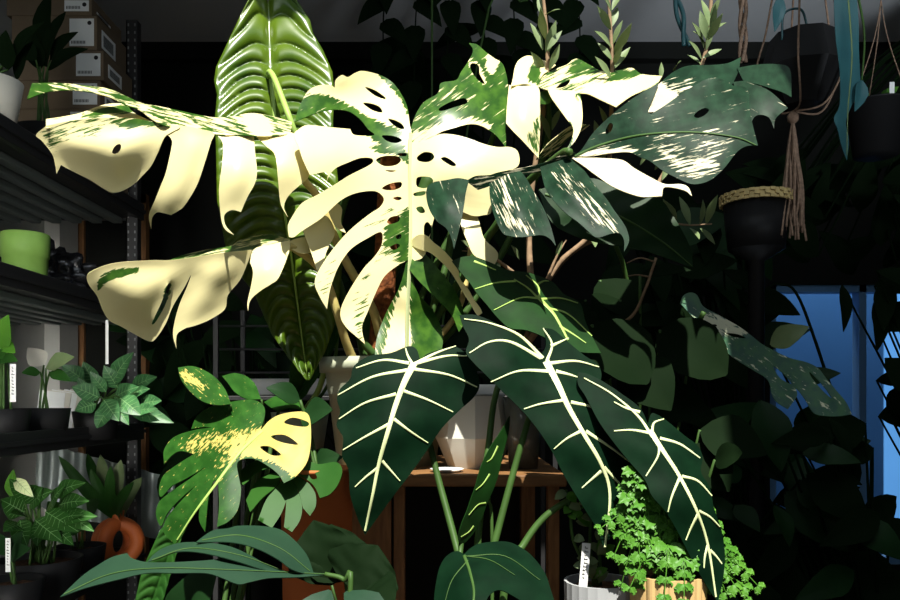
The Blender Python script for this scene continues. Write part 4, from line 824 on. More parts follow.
# ================================================================== SPECKLED MONSTERA lower left
kc = Vector((-.365, 1.12, BZ))
th = thing('speckled_monstera', kc, 'speckled green split leaf plant with one half cream leaf at lower left', 'plant')
obj('pot', pot_bm(kc, .08, .06, .14, lip=.004), M['black_plastic'], th); obj('soil', soil_bm(kc+Vector((0, 0, .125)), .07), M['soil'], th)
L = Blade()
L.lobe([(260, 431, A), (270, 420), (282, 414), (301, 411.5), (309, 416), (311, 432), (310, 450), (306, 464), (295, 477), (284, 483, A), (278, 474), (268, 466), (255, 459), (243, 459), (237, 464), (239, 478), (241, 490), (238, 509), (229, 521), (217, 527, A), (219, 505), (218, 481, A), (213, 482), (208, 500), (205, 532, A), (199, 520), (200, 503, A), (190, 520), (182, 536), (175, 544, A), (166, 536), (163, 528), (168, 516), (180, 502), (197, 484, A), (179, 500), (167, 514), (161, 526), (156, 515), (159, 502), (172, 491), (188, 480), (207, 466, A), (187, 478), (172, 486), (161, 497), (159, 488), (163, 476), (172, 468), (184, 460), (194, 454, A), (181, 451), (172, 455), (164, 464, A), (164, 450), (174, 437), (194, 430), (212, 427.5, A), (203, 427), (191, 429, A), (197, 416), (210, 407), (230, 402), (250, 399.5), (262, 404), (265, 414)],
       [(260, 431, 1.20), (310, 430, 1.20), (290, 470, 1.16), (190, 428, 1.25), (250, 400, 1.25), (164, 462, 1.20), (158, 510, 1.15), (175, 543, 1.12), (205, 530, 1.10), (238, 500, 1.12), (215, 480, 1.135), (230, 445, 1.175)],
       holes=[[(284, 422.5), (293, 417.5), (308, 422), (307, 426.5), (296, 426)], [(271, 436), (285, 435), (298, 444), (290, 444), (278, 441)], [(260, 447), (270, 446.5), (281, 454.5), (271, 455)]], cream=.16, vein=-45, bulge=.012, grid=4,
       masks=[([(262, 432), (272, 416), (305, 405), (318, 430), (310, 468), (298, 478), (276, 462), (256, 456), (244, 452)], 1.35, 3), ([(222, 436), (262, 430), (250, 450), (222, 466), (226, 448)], .72, 8), ([(182, 446), (194, 436), (222, 434), (226, 444), (196, 454)], .55, 6)])
bl = L.build('leaf', M['thai'], th, label='large speckled leaf whose right side is pale yellow')
b = NB(); ribbon(b, [(262, 430), (240, 452), (215, 485), (195, 512), (177, 540)], 4, 1.5, L.dep); obj('midrib', b, M['green_vein'], bl)
L = Blade().lobe([(178, 367.5, A), (192, 366), (206, 371), (218, 380), (226, 391), (231, 404, A), (217, 405), (202, 401), (190, 391), (181, 379)], [(178, 368, 1.27), (206, 371, 1.29), (230, 403, 1.22), (195, 396, 1.23)], cream=.22, vein=40, bulge=.008, masks=[([(180, 370), (196, 378), (205, 388), (188, 382)], .8, 3)])
L.build('leaf', M['thai'], th, label='small speckled leaf above the large one')
L = Blade().lobe([(222, 376, A), (234, 373), (246, 376), (255, 384), (261, 399, A), (247, 399), (235, 392), (228, 383)], [(222, 376, 1.30), (261, 399, 1.27), (245, 378, 1.31)], cream=.15, vein=40, bulge=.01)
L.build('leaf', M['thai'], th)
L = Blade().lobe([(264, 402, A), (276, 396), (290, 398), (300, 403), (306, 410, A), (292, 408), (276, 410)], [(264, 404, 1.28), (306, 408, 1.28), (284, 397, 1.31)], cream=.05, vein=10)
L.build('leaf', M['thai'], th)
kt = kc+Vector((0, 0, .12))
for pts in ([kt, P(246, 560, 1.2), P(258, 480, 1.22), P(262, 431, 1.205)], [kt, P(238, 500, 1.28), P(232, 430, 1.28), P(230, 405, 1.23)], [kt, P(250, 500, 1.3), P(262, 430, 1.3), P(261, 400, 1.275)], [kt, P(258, 520, 1.26), P(272, 440, 1.3), P(280, 406, 1.295)]):
    obj('petiole', tube(NB(), pts, .0045, .003, 8), M['petiole_green'], th)

# ================================================================== LONG STRAP LEAVED PHILODENDRON, bottom left
pcn = Vector((pxz(330, 1.04), 1.02, BZ))
ph = thing('strap_philodendron', pcn, 'plant with long narrow grey green lobed leaves reaching over the lower left corner', 'plant')
obj('pot', pot_bm(pcn, .06, .048, .11), M['black_plastic'], ph); obj('soil', soil_bm(pcn+Vector((0, 0, .095)), .052), M['soil'], ph)
L = Blade(); L3 = []
L.lobe([(60, 597, A), (82, 576), (98, 565), (112, 557), (127, 553, A), (132, 558), (147, 562), (175, 562), (203, 560.5), (230, 559), (255, 564), (275, 570), (290, 571), (333, 574, A), (300, 577), (270, 578), (250, 582), (238, 584), (220, 577), (205, 573), (175, 573), (147, 573), (120, 579), (85, 588)],
       [(62, 596, .98), (127, 554, 1.04), (333, 574, 1.06), (238, 583, 1.0), (150, 573, 1.0), (203, 560, 1.03)], cream=.0, vein=0, bulge=.006); L3.append(L.dep)
L.lobe([(196, 542, A), (205, 535), (214, 530), (228, 527), (243, 525.5), (262, 526), (279, 529), (290, 536), (300, 546), (308, 557), (314, 574, A), (302, 573), (290, 568), (278, 559), (256, 548), (230, 542)], [(198, 541, 1.06), (245, 526, 1.12), (300, 546, 1.10), (312, 573, 1.06), (256, 548, 1.05)], cream=.0, vein=15, bulge=.01); L3.append(L.dep)
L.lobe([(147, 562, A), (154, 554), (163, 548), (176, 543.5), (190, 542), (212, 543), (232, 547), (250, 555), (268, 565), (288, 573, A), (265, 570), (240, 562), (214, 555), (192, 551.5), (175, 552), (162, 557)], [(148, 562, 1.02), (190, 542, 1.07), (286, 572, 1.05), (214, 555, 1.03)], cream=.0, vein=15, bulge=.006); L3.append(L.dep)
lo = L.build('leaf', M['leaf_grey'], ph)
for pv, dv in (([(64, 594), (110, 574), (160, 568), (240, 570), (325, 574)], L3[0]), ([(202, 540), (240, 535), (280, 548), (310, 571)], L3[1]), ([(152, 560), (190, 548), (240, 555), (284, 571)], L3[2])): obj('midrib', ribbon(NB(), pv, 1.2, .8, dv), M['petiole_green'], lo)
obj('petiole', tube(NB(), [pcn+Vector((0, 0, .09)), P(350, 600, 1.04), P(344, 580, 1.05), P(325, 574, 1.057)], .004, .003, 8), M['petiole_green'], ph)
for b0, t0, w, f in (((330, 590), (300, 640), .05, (0, -.8, .6)), ((345, 592), (392, 630), .05, (.2, -.8, .6))):
    obj('leaf', gleaf(NB(), P(*b0, 1.04), P(*t0, .98), w, f, 'lance', .1, .15), M['leaf_grey'], ph, solid=.0008)

# ================================================================== tall terracotta planter with a split leaved monstera
tc = Vector((pxz(318, 1.255), 1.245, BZ)); zt = P(320, 470, 1.2).z-BZ
te = thing('split_leaf_plant', tc, 'plain green split leaf plant in a tall terracotta planter between bench and table', 'plant')
obj('planter', pot_bm(tc, .056, .044, zt, lip=.004), M['terracotta'], te); obj('soil', soil_bm(tc+Vector((0, 0, zt-.02)), .046), M['soil'], te)
L = Blade()
L.lobe([(241, 470, A), (255, 461), (270, 458), (284, 462), (285, 470, A), (270, 468), (256, 473), (247, 482), (242, 484)], [(242, 480, 1.18), (284, 462, 1.21), (262, 458, 1.22)], cream=0, bulge=.006)
L.lobe([(246, 500, A), (256, 482), (268, 474), (284, 471, A), (276, 486), (262, 498), (250, 512, A)], [(247, 505, 1.16), (284, 471, 1.20), (262, 480, 1.20)], cream=0, bulge=.006)
L.lobe([(258, 520, A), (266, 500), (276, 488), (286, 474, A), (288, 492), (282, 512), (272, 528, A)], [(262, 522, 1.14), (286, 474, 1.19), (280, 505, 1.16)], cream=0, bulge=.008)
L.lobe([(284, 527, A), (286, 505), (287, 474, A), (296, 486), (302, 505), (300, 520), (292, 532, A)], [(288, 528, 1.14), (287, 474, 1.19), (300, 505, 1.165)], cream=0, bulge=.008)
L.lobe([(303, 508, A), (298, 490), (287, 473, A), (302, 478), (314, 490), (316, 505), (310, 516, A)], [(306, 512, 1.16), (287, 473, 1.19), (314, 490, 1.18)], cream=0, bulge=.008)
L.lobe([(286, 471, A), (292, 462), (302, 458), (318, 464), (336, 462), (342, 470), (338, 484), (330, 494), (320, 498, A), (314, 486), (304, 478)], [(286, 471, 1.19), (318, 464, 1.20), (342, 472, 1.17), (322, 496, 1.16)], cream=0, bulge=.01, holes=[[(309, 474), (314, 472), (317, 478), (312, 479)]])
L.build('leaf', M['leaf_mid'], te, label='drooping split leaf')
L = Blade().lobe([(336, 380, A), (348, 385), (350, 398), (345, 414), (338, 428), (326, 440), (318, 446, A), (320, 424), (324, 400)], [(336, 382, 1.3), (350, 400, 1.27), (320, 440, 1.26)], cream=0, bulge=.012)
for b0, t0, w in (((300, 400), (268, 386), .04), ((302, 418), (330, 408), .06), ((306, 470), (340, 455), .05)):
    obj('leaf', gleaf(NB(), P(*b0, 1.27), P(*t0, 1.24), w, (0, -.8, .6), 'ovate', .12, .2), M['leaf_deep'], te, solid=.0008)
tt = tc+Vector((0, 0, zt-.01))
for pts in ([tt, P(308, 450, 1.25), P(290, 462, 1.22), P(287, 473, 1.19)], [tt, P(312, 440, 1.27), P(300, 400, 1.27)], [tt, P(306, 440, 1.27), P(302, 418, 1.27)], [tt, P(316, 480, 1.255), P(306, 470, 1.27)]):
    obj('petiole', tube(NB(), pts, .0035, .0025, 7), M['petiole_green'], te)

# dark quilted plant, bottom
dc = Vector((-.11, 1.16, BZ))
dk = potted('quilted_plant', dc, 'low plant with dark glossy quilted leaves in front of the terracotta planter', 'plant', .05, .04, .09, M['black_plastic'],
    [(P(332, 585, 1.12), P(312, 520, 1.14), .10, (-.2, -1, .4), 'ovate', .1, .1), (P(352, 590, 1.1), P(378, 545, 1.12), .11, (.3, -1, .5), 'ovate', .12, .1), (P(345, 580, 1.12), P(330, 522, 1.17), .09, (.1, -1, .3), 'heart', .1, .1), (P(360, 595, 1.08), P(392, 598, 1.02), .08, (.2, -.8, .7), 'ovate', .12, .1)],
    M['leaf_shadow'], pr=.003, nl=26, nw=6, wav=.07)
# ribbed stems low left
rc = Vector((pxz(150, 1.42), 1.42, BZ-.2))
rb = thing('ribbed_leaf_plant', (rc.x, rc.y, 0), 'plant with an upright ribbed mid green leaf leaning beside the steel shelving', 'plant')
obj('pot', pot_bm(Vector((rc.x, rc.y, 0)), .09, .07, .42), M['black_plastic'], rb); obj('soil', soil_bm((rc.x, rc.y, .40), .08), M['soil'], rb)
quilted('leaf', ([505, 640], [188, 138]), ([505, 530, 570, 640], [184, 160, 142, 126]), ([505, 530, 570, 640], [190, 184, 172, 152]), lambda x, y, u: 1.40+.015*(1-abs(u)), ([480, 700], [0, 20]), M['leaf_mid'], rb, None, 505, 640, amp=.004, rows=110, cols=12, arcs=8)
obj('petiole', tube(NB(), [(rc.x, rc.y, .40), P(136, 650, 1.41), P(140, 630, 1.408)], .005, .004), M['petiole_green'], rb)
obj('leaf', gleaf(NB(), P(170, 640, 1.38), P(215, 560, 1.36), .08, (0, -1, .4), 'ovate', .1, .15, 14), M['leaf_deep'], rb, solid=.0008)
obj('petiole', tube(NB(), [(rc.x, rc.y, .40), P(160, 660, 1.4), P(170, 640, 1.38)], .004, .003), M['petiole_green'], rb)

# ================================================================== white faceted pot, clear pot with olive shrub
wc = Vector((pxz(474, 1.5), 1.5, TZ))
wp = thing('planter', wc, 'empty white faceted bowl planter standing on the wooden table', 'pot')
hw = (466-393)/FOC*1.46
b = lathe(NB(), wc, [(.048, 0), (.072, hw*.42), (.058, hw), (.053, hw), (.065, hw*.45), (.04, .01)], 8)
obj('bowl', b, M['white_pot'], wp, smooth=False)
sc_ = thing('saucer', (pxz(447, 1.42), 1.42, TZ), 'thin white saucer lying on the table in front of the white bowl', 'saucer'); 
obj('dish', lathe(NB(), (pxz(447, 1.40), 1.40, TZ), [(.022, 0), (.03, .006), (.028, .006), (.02, .002)], 24), M['white_plastic'], sc_)
oc = Vector((pxz(524, 1.46), 1.47, TZ))
ol = thing('olive_shrub', oc, 'thin woody shrub with small grey green leaves standing in a clear pot on the table', 'plant')
ho = (470-398)/FOC*1.46
obj('pot', lathe(NB(), oc, [(.026, 0), (.038, ho), (.036, ho), (.0245, .003)], 32), M['clear'], ol)
b = lathe(NB(), oc+Vector((0, 0, .004)), [(.0235, 0), (.032, ho*.8), (.012, ho*.82)], 24); obj('soil', b, M['soil'], ol)
BR = [([oc+Vector((0, 0, ho*.7)), P(526, 380, 1.5), P(527, 340, 1.56), P(531, 290, 1.48), P(529, 240, 1.49), P(533, 180, 1.50), P(546, 90, 1.51), P(547, 40, 1.51), P(542, -14, 1.51)], .0085, .003),
      ([P(527, 345, 1.56), P(542, 320, 1.48), P(544, 290, 1.49), P(560, 262, 1.50), P(590, 235, 1.51), P(606, 200, 1.52), P(611, 120, 1.52), P(612, 60, 1.52), P(608, -12, 1.52)], .007, .003),
      ([P(548, 280, 1.50), P(575, 250, 1.51), P(640, 210, 1.53), P(690, 120, 1.53), P(700, 72, 1.53), P(708, 40, 1.53), P(712, -14, 1.53)], .005, .0035),
      ([P(529, 285, 1.48), P(500, 262, 1.48), P(482, 250, 1.48), P(466, 248, 1.48)], .004, .0015), ([P(545, 285, 1.49), P(556, 258, 1.49), P(566, 240, 1.50)], .0035, .0015),
      ([P(495, 258, 1.48), P(478, 252, 1.58), P(462, 251, 1.58)], .002, .001),
      ([P(540, 330, 1.58), P(570, 342, 1.55), P(595, 334, 1.5), P(630, 318, 1.48), P(645, 290, 1.48), P(656, 258, 1.48)], .0036, .0026), ([P(655, 262, 1.48), P(640, 258, 1.47), P(627, 263, 1.46)], .0016, .001), ([P(650, 277, 1.48), P(638, 275, 1.47), P(628, 276, 1.46)], .0016, .001),
      ([P(645, 212, 1.53), P(668, 222, 1.51), P(690, 225, 1.50), P(712, 224, 1.49)], .0025, .0012)]
for pts, r0, r1 in BR: obj('branch', tube(NB(), pts, r0, r1, 8), M['bark'], ol)
OL = [(546, 55, 556, 20), (543, 50, 531, 22), (546, 40, 540, 8), (547, 50, 562, 30), (549, 70, 560, 44), (545, 75, 532, 52), (544, 20, 538, -6), (545, 15, 560, 8),
      (611, 30, 598, 6), (611, 28, 618, 6), (612, 48, 596, 30), (613, 44, 622, 20), (612, 60, 598, 42), (613, 54, 632, 24), (613, 70, 630, 46), (611, 78, 596, 56), (612, 14, 602, -8), (612, 10, 622, -10), (613, 66, 622, 46),
      (702, 60, 690, 40), (703, 58, 722, 48), (704, 48, 694, 22), (706, 50, 712, 22), (707, 40, 700, 10), (708, 40, 722, 14), (709, 26, 702, -2), (710, 22, 720, -4), (710, 30, 716, 4), (701, 64, 688, 54), (705, 44, 694, 30), (708, 32, 726, 22),
      (660, 80, 662, 62), (674, 72, 680, 60), (640, 205, 650, 180), (648, 214, 640, 180), (676, 224, 664, 200), (690, 225, 680, 196), (700, 225, 704, 200), (706, 224, 717, 195), (700, 228, 716, 244), (690, 228, 700, 238), (668, 222, 660, 214), (632, 212, 622, 196),
      (590, 236, 596, 246), (556, 258, 562, 240), (500, 262, 492, 280), (482, 250, 474, 238), (488, 255, 478, 268), (470, 248, 462, 240), (520, 260, 512, 245), (552, 130, 560, 108), (550, 140, 540, 112), (608, 130, 600, 106), (604, 150, 594, 120), (600, 160, 612, 138), (556, 180, 566, 150), (640, 165, 650, 150), (655, 170, 664, 152), (662, 180, 670, 160)]
for k, (x0, y0, x1, y1) in enumerate(OL):
    Y = 1.51+.02*math.sin(k*1.53); a, c_ = P(x0, y0, Y), P(x1, y1, Y-.02+.03*math.sin(k*2.3))
    obj('leaf', gleaf(NB(), a, c_, (c_-a).length*.30, (math.sin(k*2.1)*.5, -1, .35), 'lance', .06, .15, 6, 2), M['leaf_olive'], ol, solid=.0006)

# ================================================================== grey pot and gold pot on the bench (right)
gc = Vector((pxz(597, 1.25), 1.22, BZ)); hg = P(597, 585, 1.19).z-BZ
gp = thing('succulent', gc, 'small trailing plant in a grey fluted pot holding a white name tag', 'plant')
obj('pot', lathe(NB(), gc, [(.048, 0), (.054, hg), (.050, hg), (.048, hg-.03)], 72, flute=.03, nfl=24), M['grey_pot'], gp, smooth=False)
obj('soil', soil_bm(gc+Vector((0, 0, hg-.012)), .047), M['soil'], gp)
gt = gc+Vector((0, 0, hg-.012))
random.seed(11)
for pts in ([gt+Vector((-.01, 0, 0)), P(590, 540, 1.22), P(592, 500, 1.22), P(584, 480, 1.22)], [gt, P(575, 545, 1.2), P(570, 510, 1.2), P(566, 490, 1.2)], [gt, P(600, 530, 1.22), P(610, 500, 1.22), P(606, 485, 1.22)]):
    obj('stem', tube(NB(), pts, .003, .002, 7), M['petiole_green'], gp)
    for k in range(13):
        t = random.random(); i = int(t*2.99); p = Vector(pts[i]).lerp(Vector(pts[i+1]), t*3-i if t*3-i <= 1 else .9)
        a = random.uniform(0, 6.28); q = p+Vector((math.cos(a)*.022, -abs(math.sin(a))*.015, random.uniform(-.012, .018)))
        obj('leaf', gleaf(NB(), p, q, .014, (0, -1, .5), 'round', .2, .1, 5, 2), M['leaf_olive'] if k % 3 else M['leaf_bright'], gp, solid=.0012)
plant_tag(583, 543, 587, 1.185, 'white name tag with dark handwriting standing in the grey fluted pot', 8.5, True, .08)
fc = Vector((.318, 1.17, BZ)); hf = P(664, 581, 1.117).z-BZ
fe = thing('fern', fc, 'bright green fern with ruffled fronds in a gold fluted pot', 'plant')
obj('pot', lathe(NB(), fc, [(.047, 0), (.053, hf), (.049, hf), (.047, hf-.03)], 96, flute=.05, nfl=22), M['gold'], fe, smooth=False)
obj('soil', soil_bm(fc+Vector((0, 0, hf-.012)), .046), M['soil'], fe)
def frond(pts, pl, m, n=10):
    pts = [Vector(p) for p in pts]; sp = [Vector(p) for p in spline(pts, 10)]; M_ = len(sp)
    b = tube(NB(), pts, .0016, .0008, 5, 6)
    for i in range(n):
        t = .14+.84*i/(n-1); k = min(M_-2, int(t*(M_-1))); p = sp[k]; tg = (sp[k+1]-sp[k]).normalized()
        fnorm = Vector((0, -1, .7)); sd_ = tg.cross(fnorm).normalized(); ln = pl*(1-.6*t**1.6)*random.uniform(.75, 1.2)
        for sg in (-1, 1):
            dr = (sd_*sg*.8+tg*random.uniform(.3, .75)+Vector((0, random.uniform(-.1, .3), -.1))).normalized(); q = p+dr*ln; w = ln*.62
            cr = dr.cross(fnorm).normalized()
            gleaf(b, p, q, w, fnorm, 'lance', .15, .25, 7, 3, wav=.3)
            for f_ in (.2, .42, .62):
                for s2 in (-1, 1):
                    r_ = p+dr*ln*f_; gleaf(b, r_, r_+dr*ln*.22+cr*s2*w*(.75-.35*f_), w*.42, fnorm, 'lance', .1, .1, 3, 1)
    return obj('frond', b, m, fe, solid=.0006)
ft = fc+Vector((0, 0, hf-.01))
FR = [((640, 480), (650, 520), 1.140, 1.137), ((628, 490), (632, 545), 1.140, 1.137), ((655, 470), (668, 530), 1.140, 1.137), ((672, 480), (690, 540), 1.140, 1.137), ((640, 500), (612, 560), 1.140, 1.137), ((660, 500), (660, 575), 1.140, 1.137), ((685, 500), (705, 575), 1.175, 1.170),
      ((700, 520), (742, 570), 1.175, 1.170), ((690, 540), (750, 592), 1.175, 1.170), ((645, 470), (622, 510), 1.140, 1.137), ((630, 510), (598, 530), 1.140, 1.137), ((700, 500), (722, 545), 1.175, 1.170), ((675, 530), (690, 595), 1.140, 1.137), ((650, 520), (640, 590), 1.140, 1.137), ((705, 545), (728, 598), 1.175, 1.170), ((636, 468), (640, 490), 1.140, 1.137), ((648, 490), (646, 550), 1.140, 1.137), ((665, 485), (676, 550), 1.140, 1.137), ((660, 470), (640, 530), 1.140, 1.137), ((680, 510), (672, 590), 1.140, 1.137), ((695, 530), (716, 592), 1.175, 1.170), ((640, 520), (620, 590), 1.140, 1.137), ((716, 535), (738, 562), 1.18, 1.175), ((722, 550), (762, 590), 1.18, 1.17), ((715, 560), (748, 604), 1.175, 1.165), ((712, 545), (730, 580), 1.18, 1.17), ((650, 545), (628, 592), 1.135, 1.12), ((668, 550), (664, 600), 1.13, 1.11), ((640, 530), (640, 575), 1.135, 1.125), ((684, 560), (684, 604), 1.125, 1.105), ((632, 500), (626, 540), 1.14, 1.135)]
for k, (m_, e_, d1, d2) in enumerate(FR):
    if k < 99: frond([ft+Vector((random.uniform(-.02, .02), random.uniform(-.02, .02), 0)), ft.lerp(P(*m_, d1), .55)+Vector((0, 0, .02)), P(*m_, d1), P(*e_, d2)], .036, M['leaf_bright'], 9)

# ================================================================== large shaded leaf plants to the right of the middle
rc = Vector((pxz(640, 1.72), 1.72, 0))
rp = thing('broad_leaf_plant', rc, 'tall plant with broad dark oval leaves shaded behind the olive twigs', 'plant')
obj('pot', pot_bm(rc, .13, .10, .5), M['black_plastic'], rp); obj('soil', soil_bm(rc+Vector((0, 0, .475)), .118), M['soil'], rp)
L = Blade().lobe([(538, 190, A), (560, 183), (590, 178), (610, 184), (635, 192), (660, 199), (672, 214), (684, 234), (691, 250), (693, 267, A), (680, 263), (655, 254), (633, 248), (600, 243), (570, 234), (550, 220)], [(540, 190, 1.40), (610, 184, 1.39), (690, 262, 1.33), (600, 240, 1.36), (660, 200, 1.37)], cream=0, bulge=.012, ripple=lambda q: .0015*np.sin((q[:, 0]*.5+q[:, 1])/5))
o = L.build('leaf', M['leaf_deep'], rp, label='largest dark leaf'); obj('midrib', ribbon(NB(), [(545, 194), (610, 212), (660, 240), (692, 266)], 3, 1, L.dep), M['petiole_green'], o)
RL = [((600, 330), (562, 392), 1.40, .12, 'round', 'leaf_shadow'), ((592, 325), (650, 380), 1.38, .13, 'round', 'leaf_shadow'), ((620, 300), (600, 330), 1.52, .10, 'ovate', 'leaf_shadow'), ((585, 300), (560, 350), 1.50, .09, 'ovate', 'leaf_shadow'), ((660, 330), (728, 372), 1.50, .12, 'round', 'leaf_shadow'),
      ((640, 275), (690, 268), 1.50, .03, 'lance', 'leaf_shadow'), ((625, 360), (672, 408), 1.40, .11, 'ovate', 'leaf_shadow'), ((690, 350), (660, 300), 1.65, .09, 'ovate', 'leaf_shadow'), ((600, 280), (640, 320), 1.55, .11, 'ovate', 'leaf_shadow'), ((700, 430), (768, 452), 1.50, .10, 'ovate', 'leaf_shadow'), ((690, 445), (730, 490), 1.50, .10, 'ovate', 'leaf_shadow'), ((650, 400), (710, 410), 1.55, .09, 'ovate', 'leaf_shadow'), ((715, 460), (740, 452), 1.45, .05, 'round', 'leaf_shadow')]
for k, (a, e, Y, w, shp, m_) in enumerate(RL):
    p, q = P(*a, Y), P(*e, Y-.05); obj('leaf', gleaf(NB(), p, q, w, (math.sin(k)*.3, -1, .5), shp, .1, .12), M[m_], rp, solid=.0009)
    obj('petiole', tube(NB(), [rc+Vector((0, 0, .48)), rc.lerp(p, .5)+Vector((0, 0, .3)), p], .004, .003, 7), M['petiole_green'], rp)
obj('petiole', tube(NB(), [rc+Vector((0, 0, .48)), P(632, 420, 1.7), P(622, 260, 1.66), P(560, 200, 1.44), P(540, 191, 1.40)], .006, .004, 8), M['petiole_green'], rp)
obj('petiole', tube(NB(), [rc+Vector((0, 0, .48)), P(630, 430, 1.66), P(648, 382, 1.58), P(690, 335, 1.55), P(704, 312, 1.53)], .006, .005, 8), M['petiole_green'], rp)
obj('dry_leaf', gleaf(NB(), P(684, 358, 1.5), P(700, 368, 1.48), .025, (0, -1, .3), 'round', .4, .4), M['dead'], rp, solid=.0008)
# speckled leaf on the right
L = Blade()
L.lobe([(680, 303, A), (683, 296), (690, 292.5), (697, 295), (703, 306), (715, 313), (728, 320), (740, 327), (752, 336), (762, 344), (775, 351), (790, 358), (806, 362), (818, 368), (826, 378), (836, 390), (846, 402), (852, 414, A), (840, 416), (828, 416), (814, 413), (805, 399), (796, 388), (797, 396), (788, 409, A), (777, 402), (772, 394), (768, 380), (755, 371), (740, 362), (726, 352), (712, 343), (706, 330), (694, 318)],
       [(680, 303, 1.58), (697, 295, 1.60), (760, 344, 1.56), (850, 412, 1.46), (785, 406, 1.45), (712, 342, 1.52), (806, 362, 1.56)], cream=.22, vein=35, bulge=.014,
       holes=[[(707, 325), (715, 324), (717, 326), (709, 327)], [(726, 333), (738, 334), (746, 338), (734, 337)], [(810, 372), (822, 384), (832, 398), (824, 392), (812, 378)], [(773, 366), (784, 374), (792, 384), (780, 378)]],
       masks=[([(700, 318), (718, 314), (748, 332), (730, 336), (706, 328)], .75, 4), ([(708, 340), (730, 352), (752, 368), (735, 366), (714, 352)], .4, 5)])
L.build('leaf', M['thai_dim'], rp, label='speckled split leaf reaching to the right')

# ================================================================== hanging planters, upper right
def cords(parent, pts_list, r=.0022, m='cord'):
    for pts in pts_list: obj('cord', tube(NB(), pts, r, r, 6), M[m], parent)
Yh = 2.0
hc = Vector((pxz(803, Yh), Yh, P(0, 107, Yh).z)); Hh = (107-37)/FOC*Yh
hg_ = thing('hanging_planter', (hc.x, Yh, hc.z), 'black faceted pot hanging in a knotted cord hanger with a long tassel', 'hanging planter')
b = lathe(NB(), hc, [(.052, 0), (.102, Hh*.52), (.078, Hh), (.072, Hh), (.09, Hh*.5), (.04, .01)], 9)
obj('pot', b, M['black_plastic'], hg_, smooth=False)
kn = hc+Vector((-.025, 0, -.012)); topk = Vector((hc.x, Yh, ZC))
for a in (.35, 1.5, 2.9, 4.2, 5.35):
    d_ = Vector((math.cos(a), math.sin(a), 0)); mid = hc+d_*.108+Vector((0, 0, Hh*.52)); up = hc+d_*.085+Vector((0, 0, Hh+.03))
    obj('cord', tube(NB(), [kn, hc+d_*.06+Vector((0, 0, -.004)), mid, up, hc+d_*.05+Vector((0, 0, Hh+.25)), topk+d_*.01], .0026, .0026, 6), M['cord'], hg_)
obj('knot', lathe(NB(), kn+Vector((0, 0, -.03)), [(.004, 0), (.013, .008), (.014, .02), (.006, .032)], 12), M['cord'], hg_)
random.seed(5)
for k in range(22):
    dx = random.uniform(-.042, .032); ln = random.uniform(.27, .33); 
    obj('tassel_strand', tube(NB(), [kn+Vector((0, 0, -.02)), kn+Vector((dx*.3, random.uniform(-.01, .01), -.1)), kn+Vector((dx*.7, random.uniform(-.015, .015), -.2)), kn+Vector((dx*1.1-.01*(k % 4 == 0), random.uniform(-.015, .015), -ln))], .0034, .003, 6), M['cord'], hg_)
obj('handle', tube(NB(), [P(782, 40, 1.96), P(784, 14, 1.96), P(800, 9, 1.96), P(806, 22, 1.97), P(808, 40, 1.98)], .0028, .0028, 7), M['leaf_teal'], hg_)
# twisted rope beside it
rt_ = thing('macrame_rope', P(743, 62, 1.9), 'twisted brown rope hanging from the ceiling left of the black hanging pot', 'rope')
for k in range(3):
    obj('strand', tube(NB(), [P(743, 62, 1.9)+Vector((.007*math.cos(i*.9+k*2.1), .007*math.sin(i*.9+k*2.1), i*(ZC-P(0, 62, 1.9).z)/24)) for i in range(25)], .0045, .0045, 6), M['cord'], rt_)
rt2 = thing('macrame_rope', P(690, 50, 2.1), 'dark blue twisted rope hanging from the ceiling above the olive shrub', 'rope')
for k in range(2): obj('strand', tube(NB(), [P(687, 46, 2.1)+Vector((.008*math.cos(i*.9+k*3.1)-.006*i, .008*math.sin(i*.9+k*3.1), i*(ZC-P(0, 46, 2.1).z)/21)) for i in range(22)], .006, .006, 6), M['leaf_teal'], rt2)
# hanging teal leaved plant in front
tcn = P(845, -60, 1.8)
tp = thing('hanging_anthurium', tcn, 'long bluish green pleated leaf hanging down beside the black hanging pot', 'plant')
L = Blade().lobe([(835, -60, A), (852, -30), (858, 10), (859, 50), (860, 90), (852, 105), (846, 122), (849, 140), (847, 160, A), (842, 146), (838, 130), (834, 118), (840, 104), (840, 70), (836, 40), (834, 0)], [(840, -60, 1.83), (859, 40, 1.80), (836, 40, 1.77), (847, 158, 1.76), (850, 100, 1.79)], cream=0, bulge=.012, ripple=lambda q: .004*np.sin(q[:, 0]/3.2))
o = L.build('leaf', M['leaf_teal'], tp)
obj('midrib', ribbon(NB(), [(845, -40), (850, 20), (852, 60), (848, 110), (847, 155)], 2, .8, L.dep), M['leaf_olive'], o)
obj('leaf', gleaf(NB(), P(780, -6, 1.8), P(776, 30, 1.79), .03, (0, -1, .2), 'lance', .1, .2), M['leaf_teal'], tp, solid=.001)
obj('leaf', gleaf(NB(), P(862, 80, 1.8), P(857, 110, 1.78), .035, (.3, -1, .2), 'ovate', .1, .2), M['leaf_teal'], tp, solid=.001)
obj('petiole', tube(NB(), [(tcn.x+.02, 1.83, ZC), P(840, -90, 1.83), P(840, -58, 1.83)], .005, .004, 8), M['petiole_green'], tp)
obj('petiole', tube(NB(), [(tcn.x+.02, 1.83, ZC), P(800, -60, 1.82), P(780, -6, 1.8)], .003, .002, 6), M['petiole_green'], tp)
obj('petiole', tube(NB(), [P(852, -30, 1.82), P(864, 30, 1.82), P(862, 80, 1.8)], .003, .002, 6), M['petiole_green'], tp)
Y2 = 2.1; h2 = Vector((pxz(876, Y2), Y2, P(0, 156, Y2).z))
hp2 = thing('hanging_planter', h2, 'plain black hanging basket with a white tag at the right edge, hung by thin strings', 'hanging planter')
H2 = (156-104)/FOC*Y2
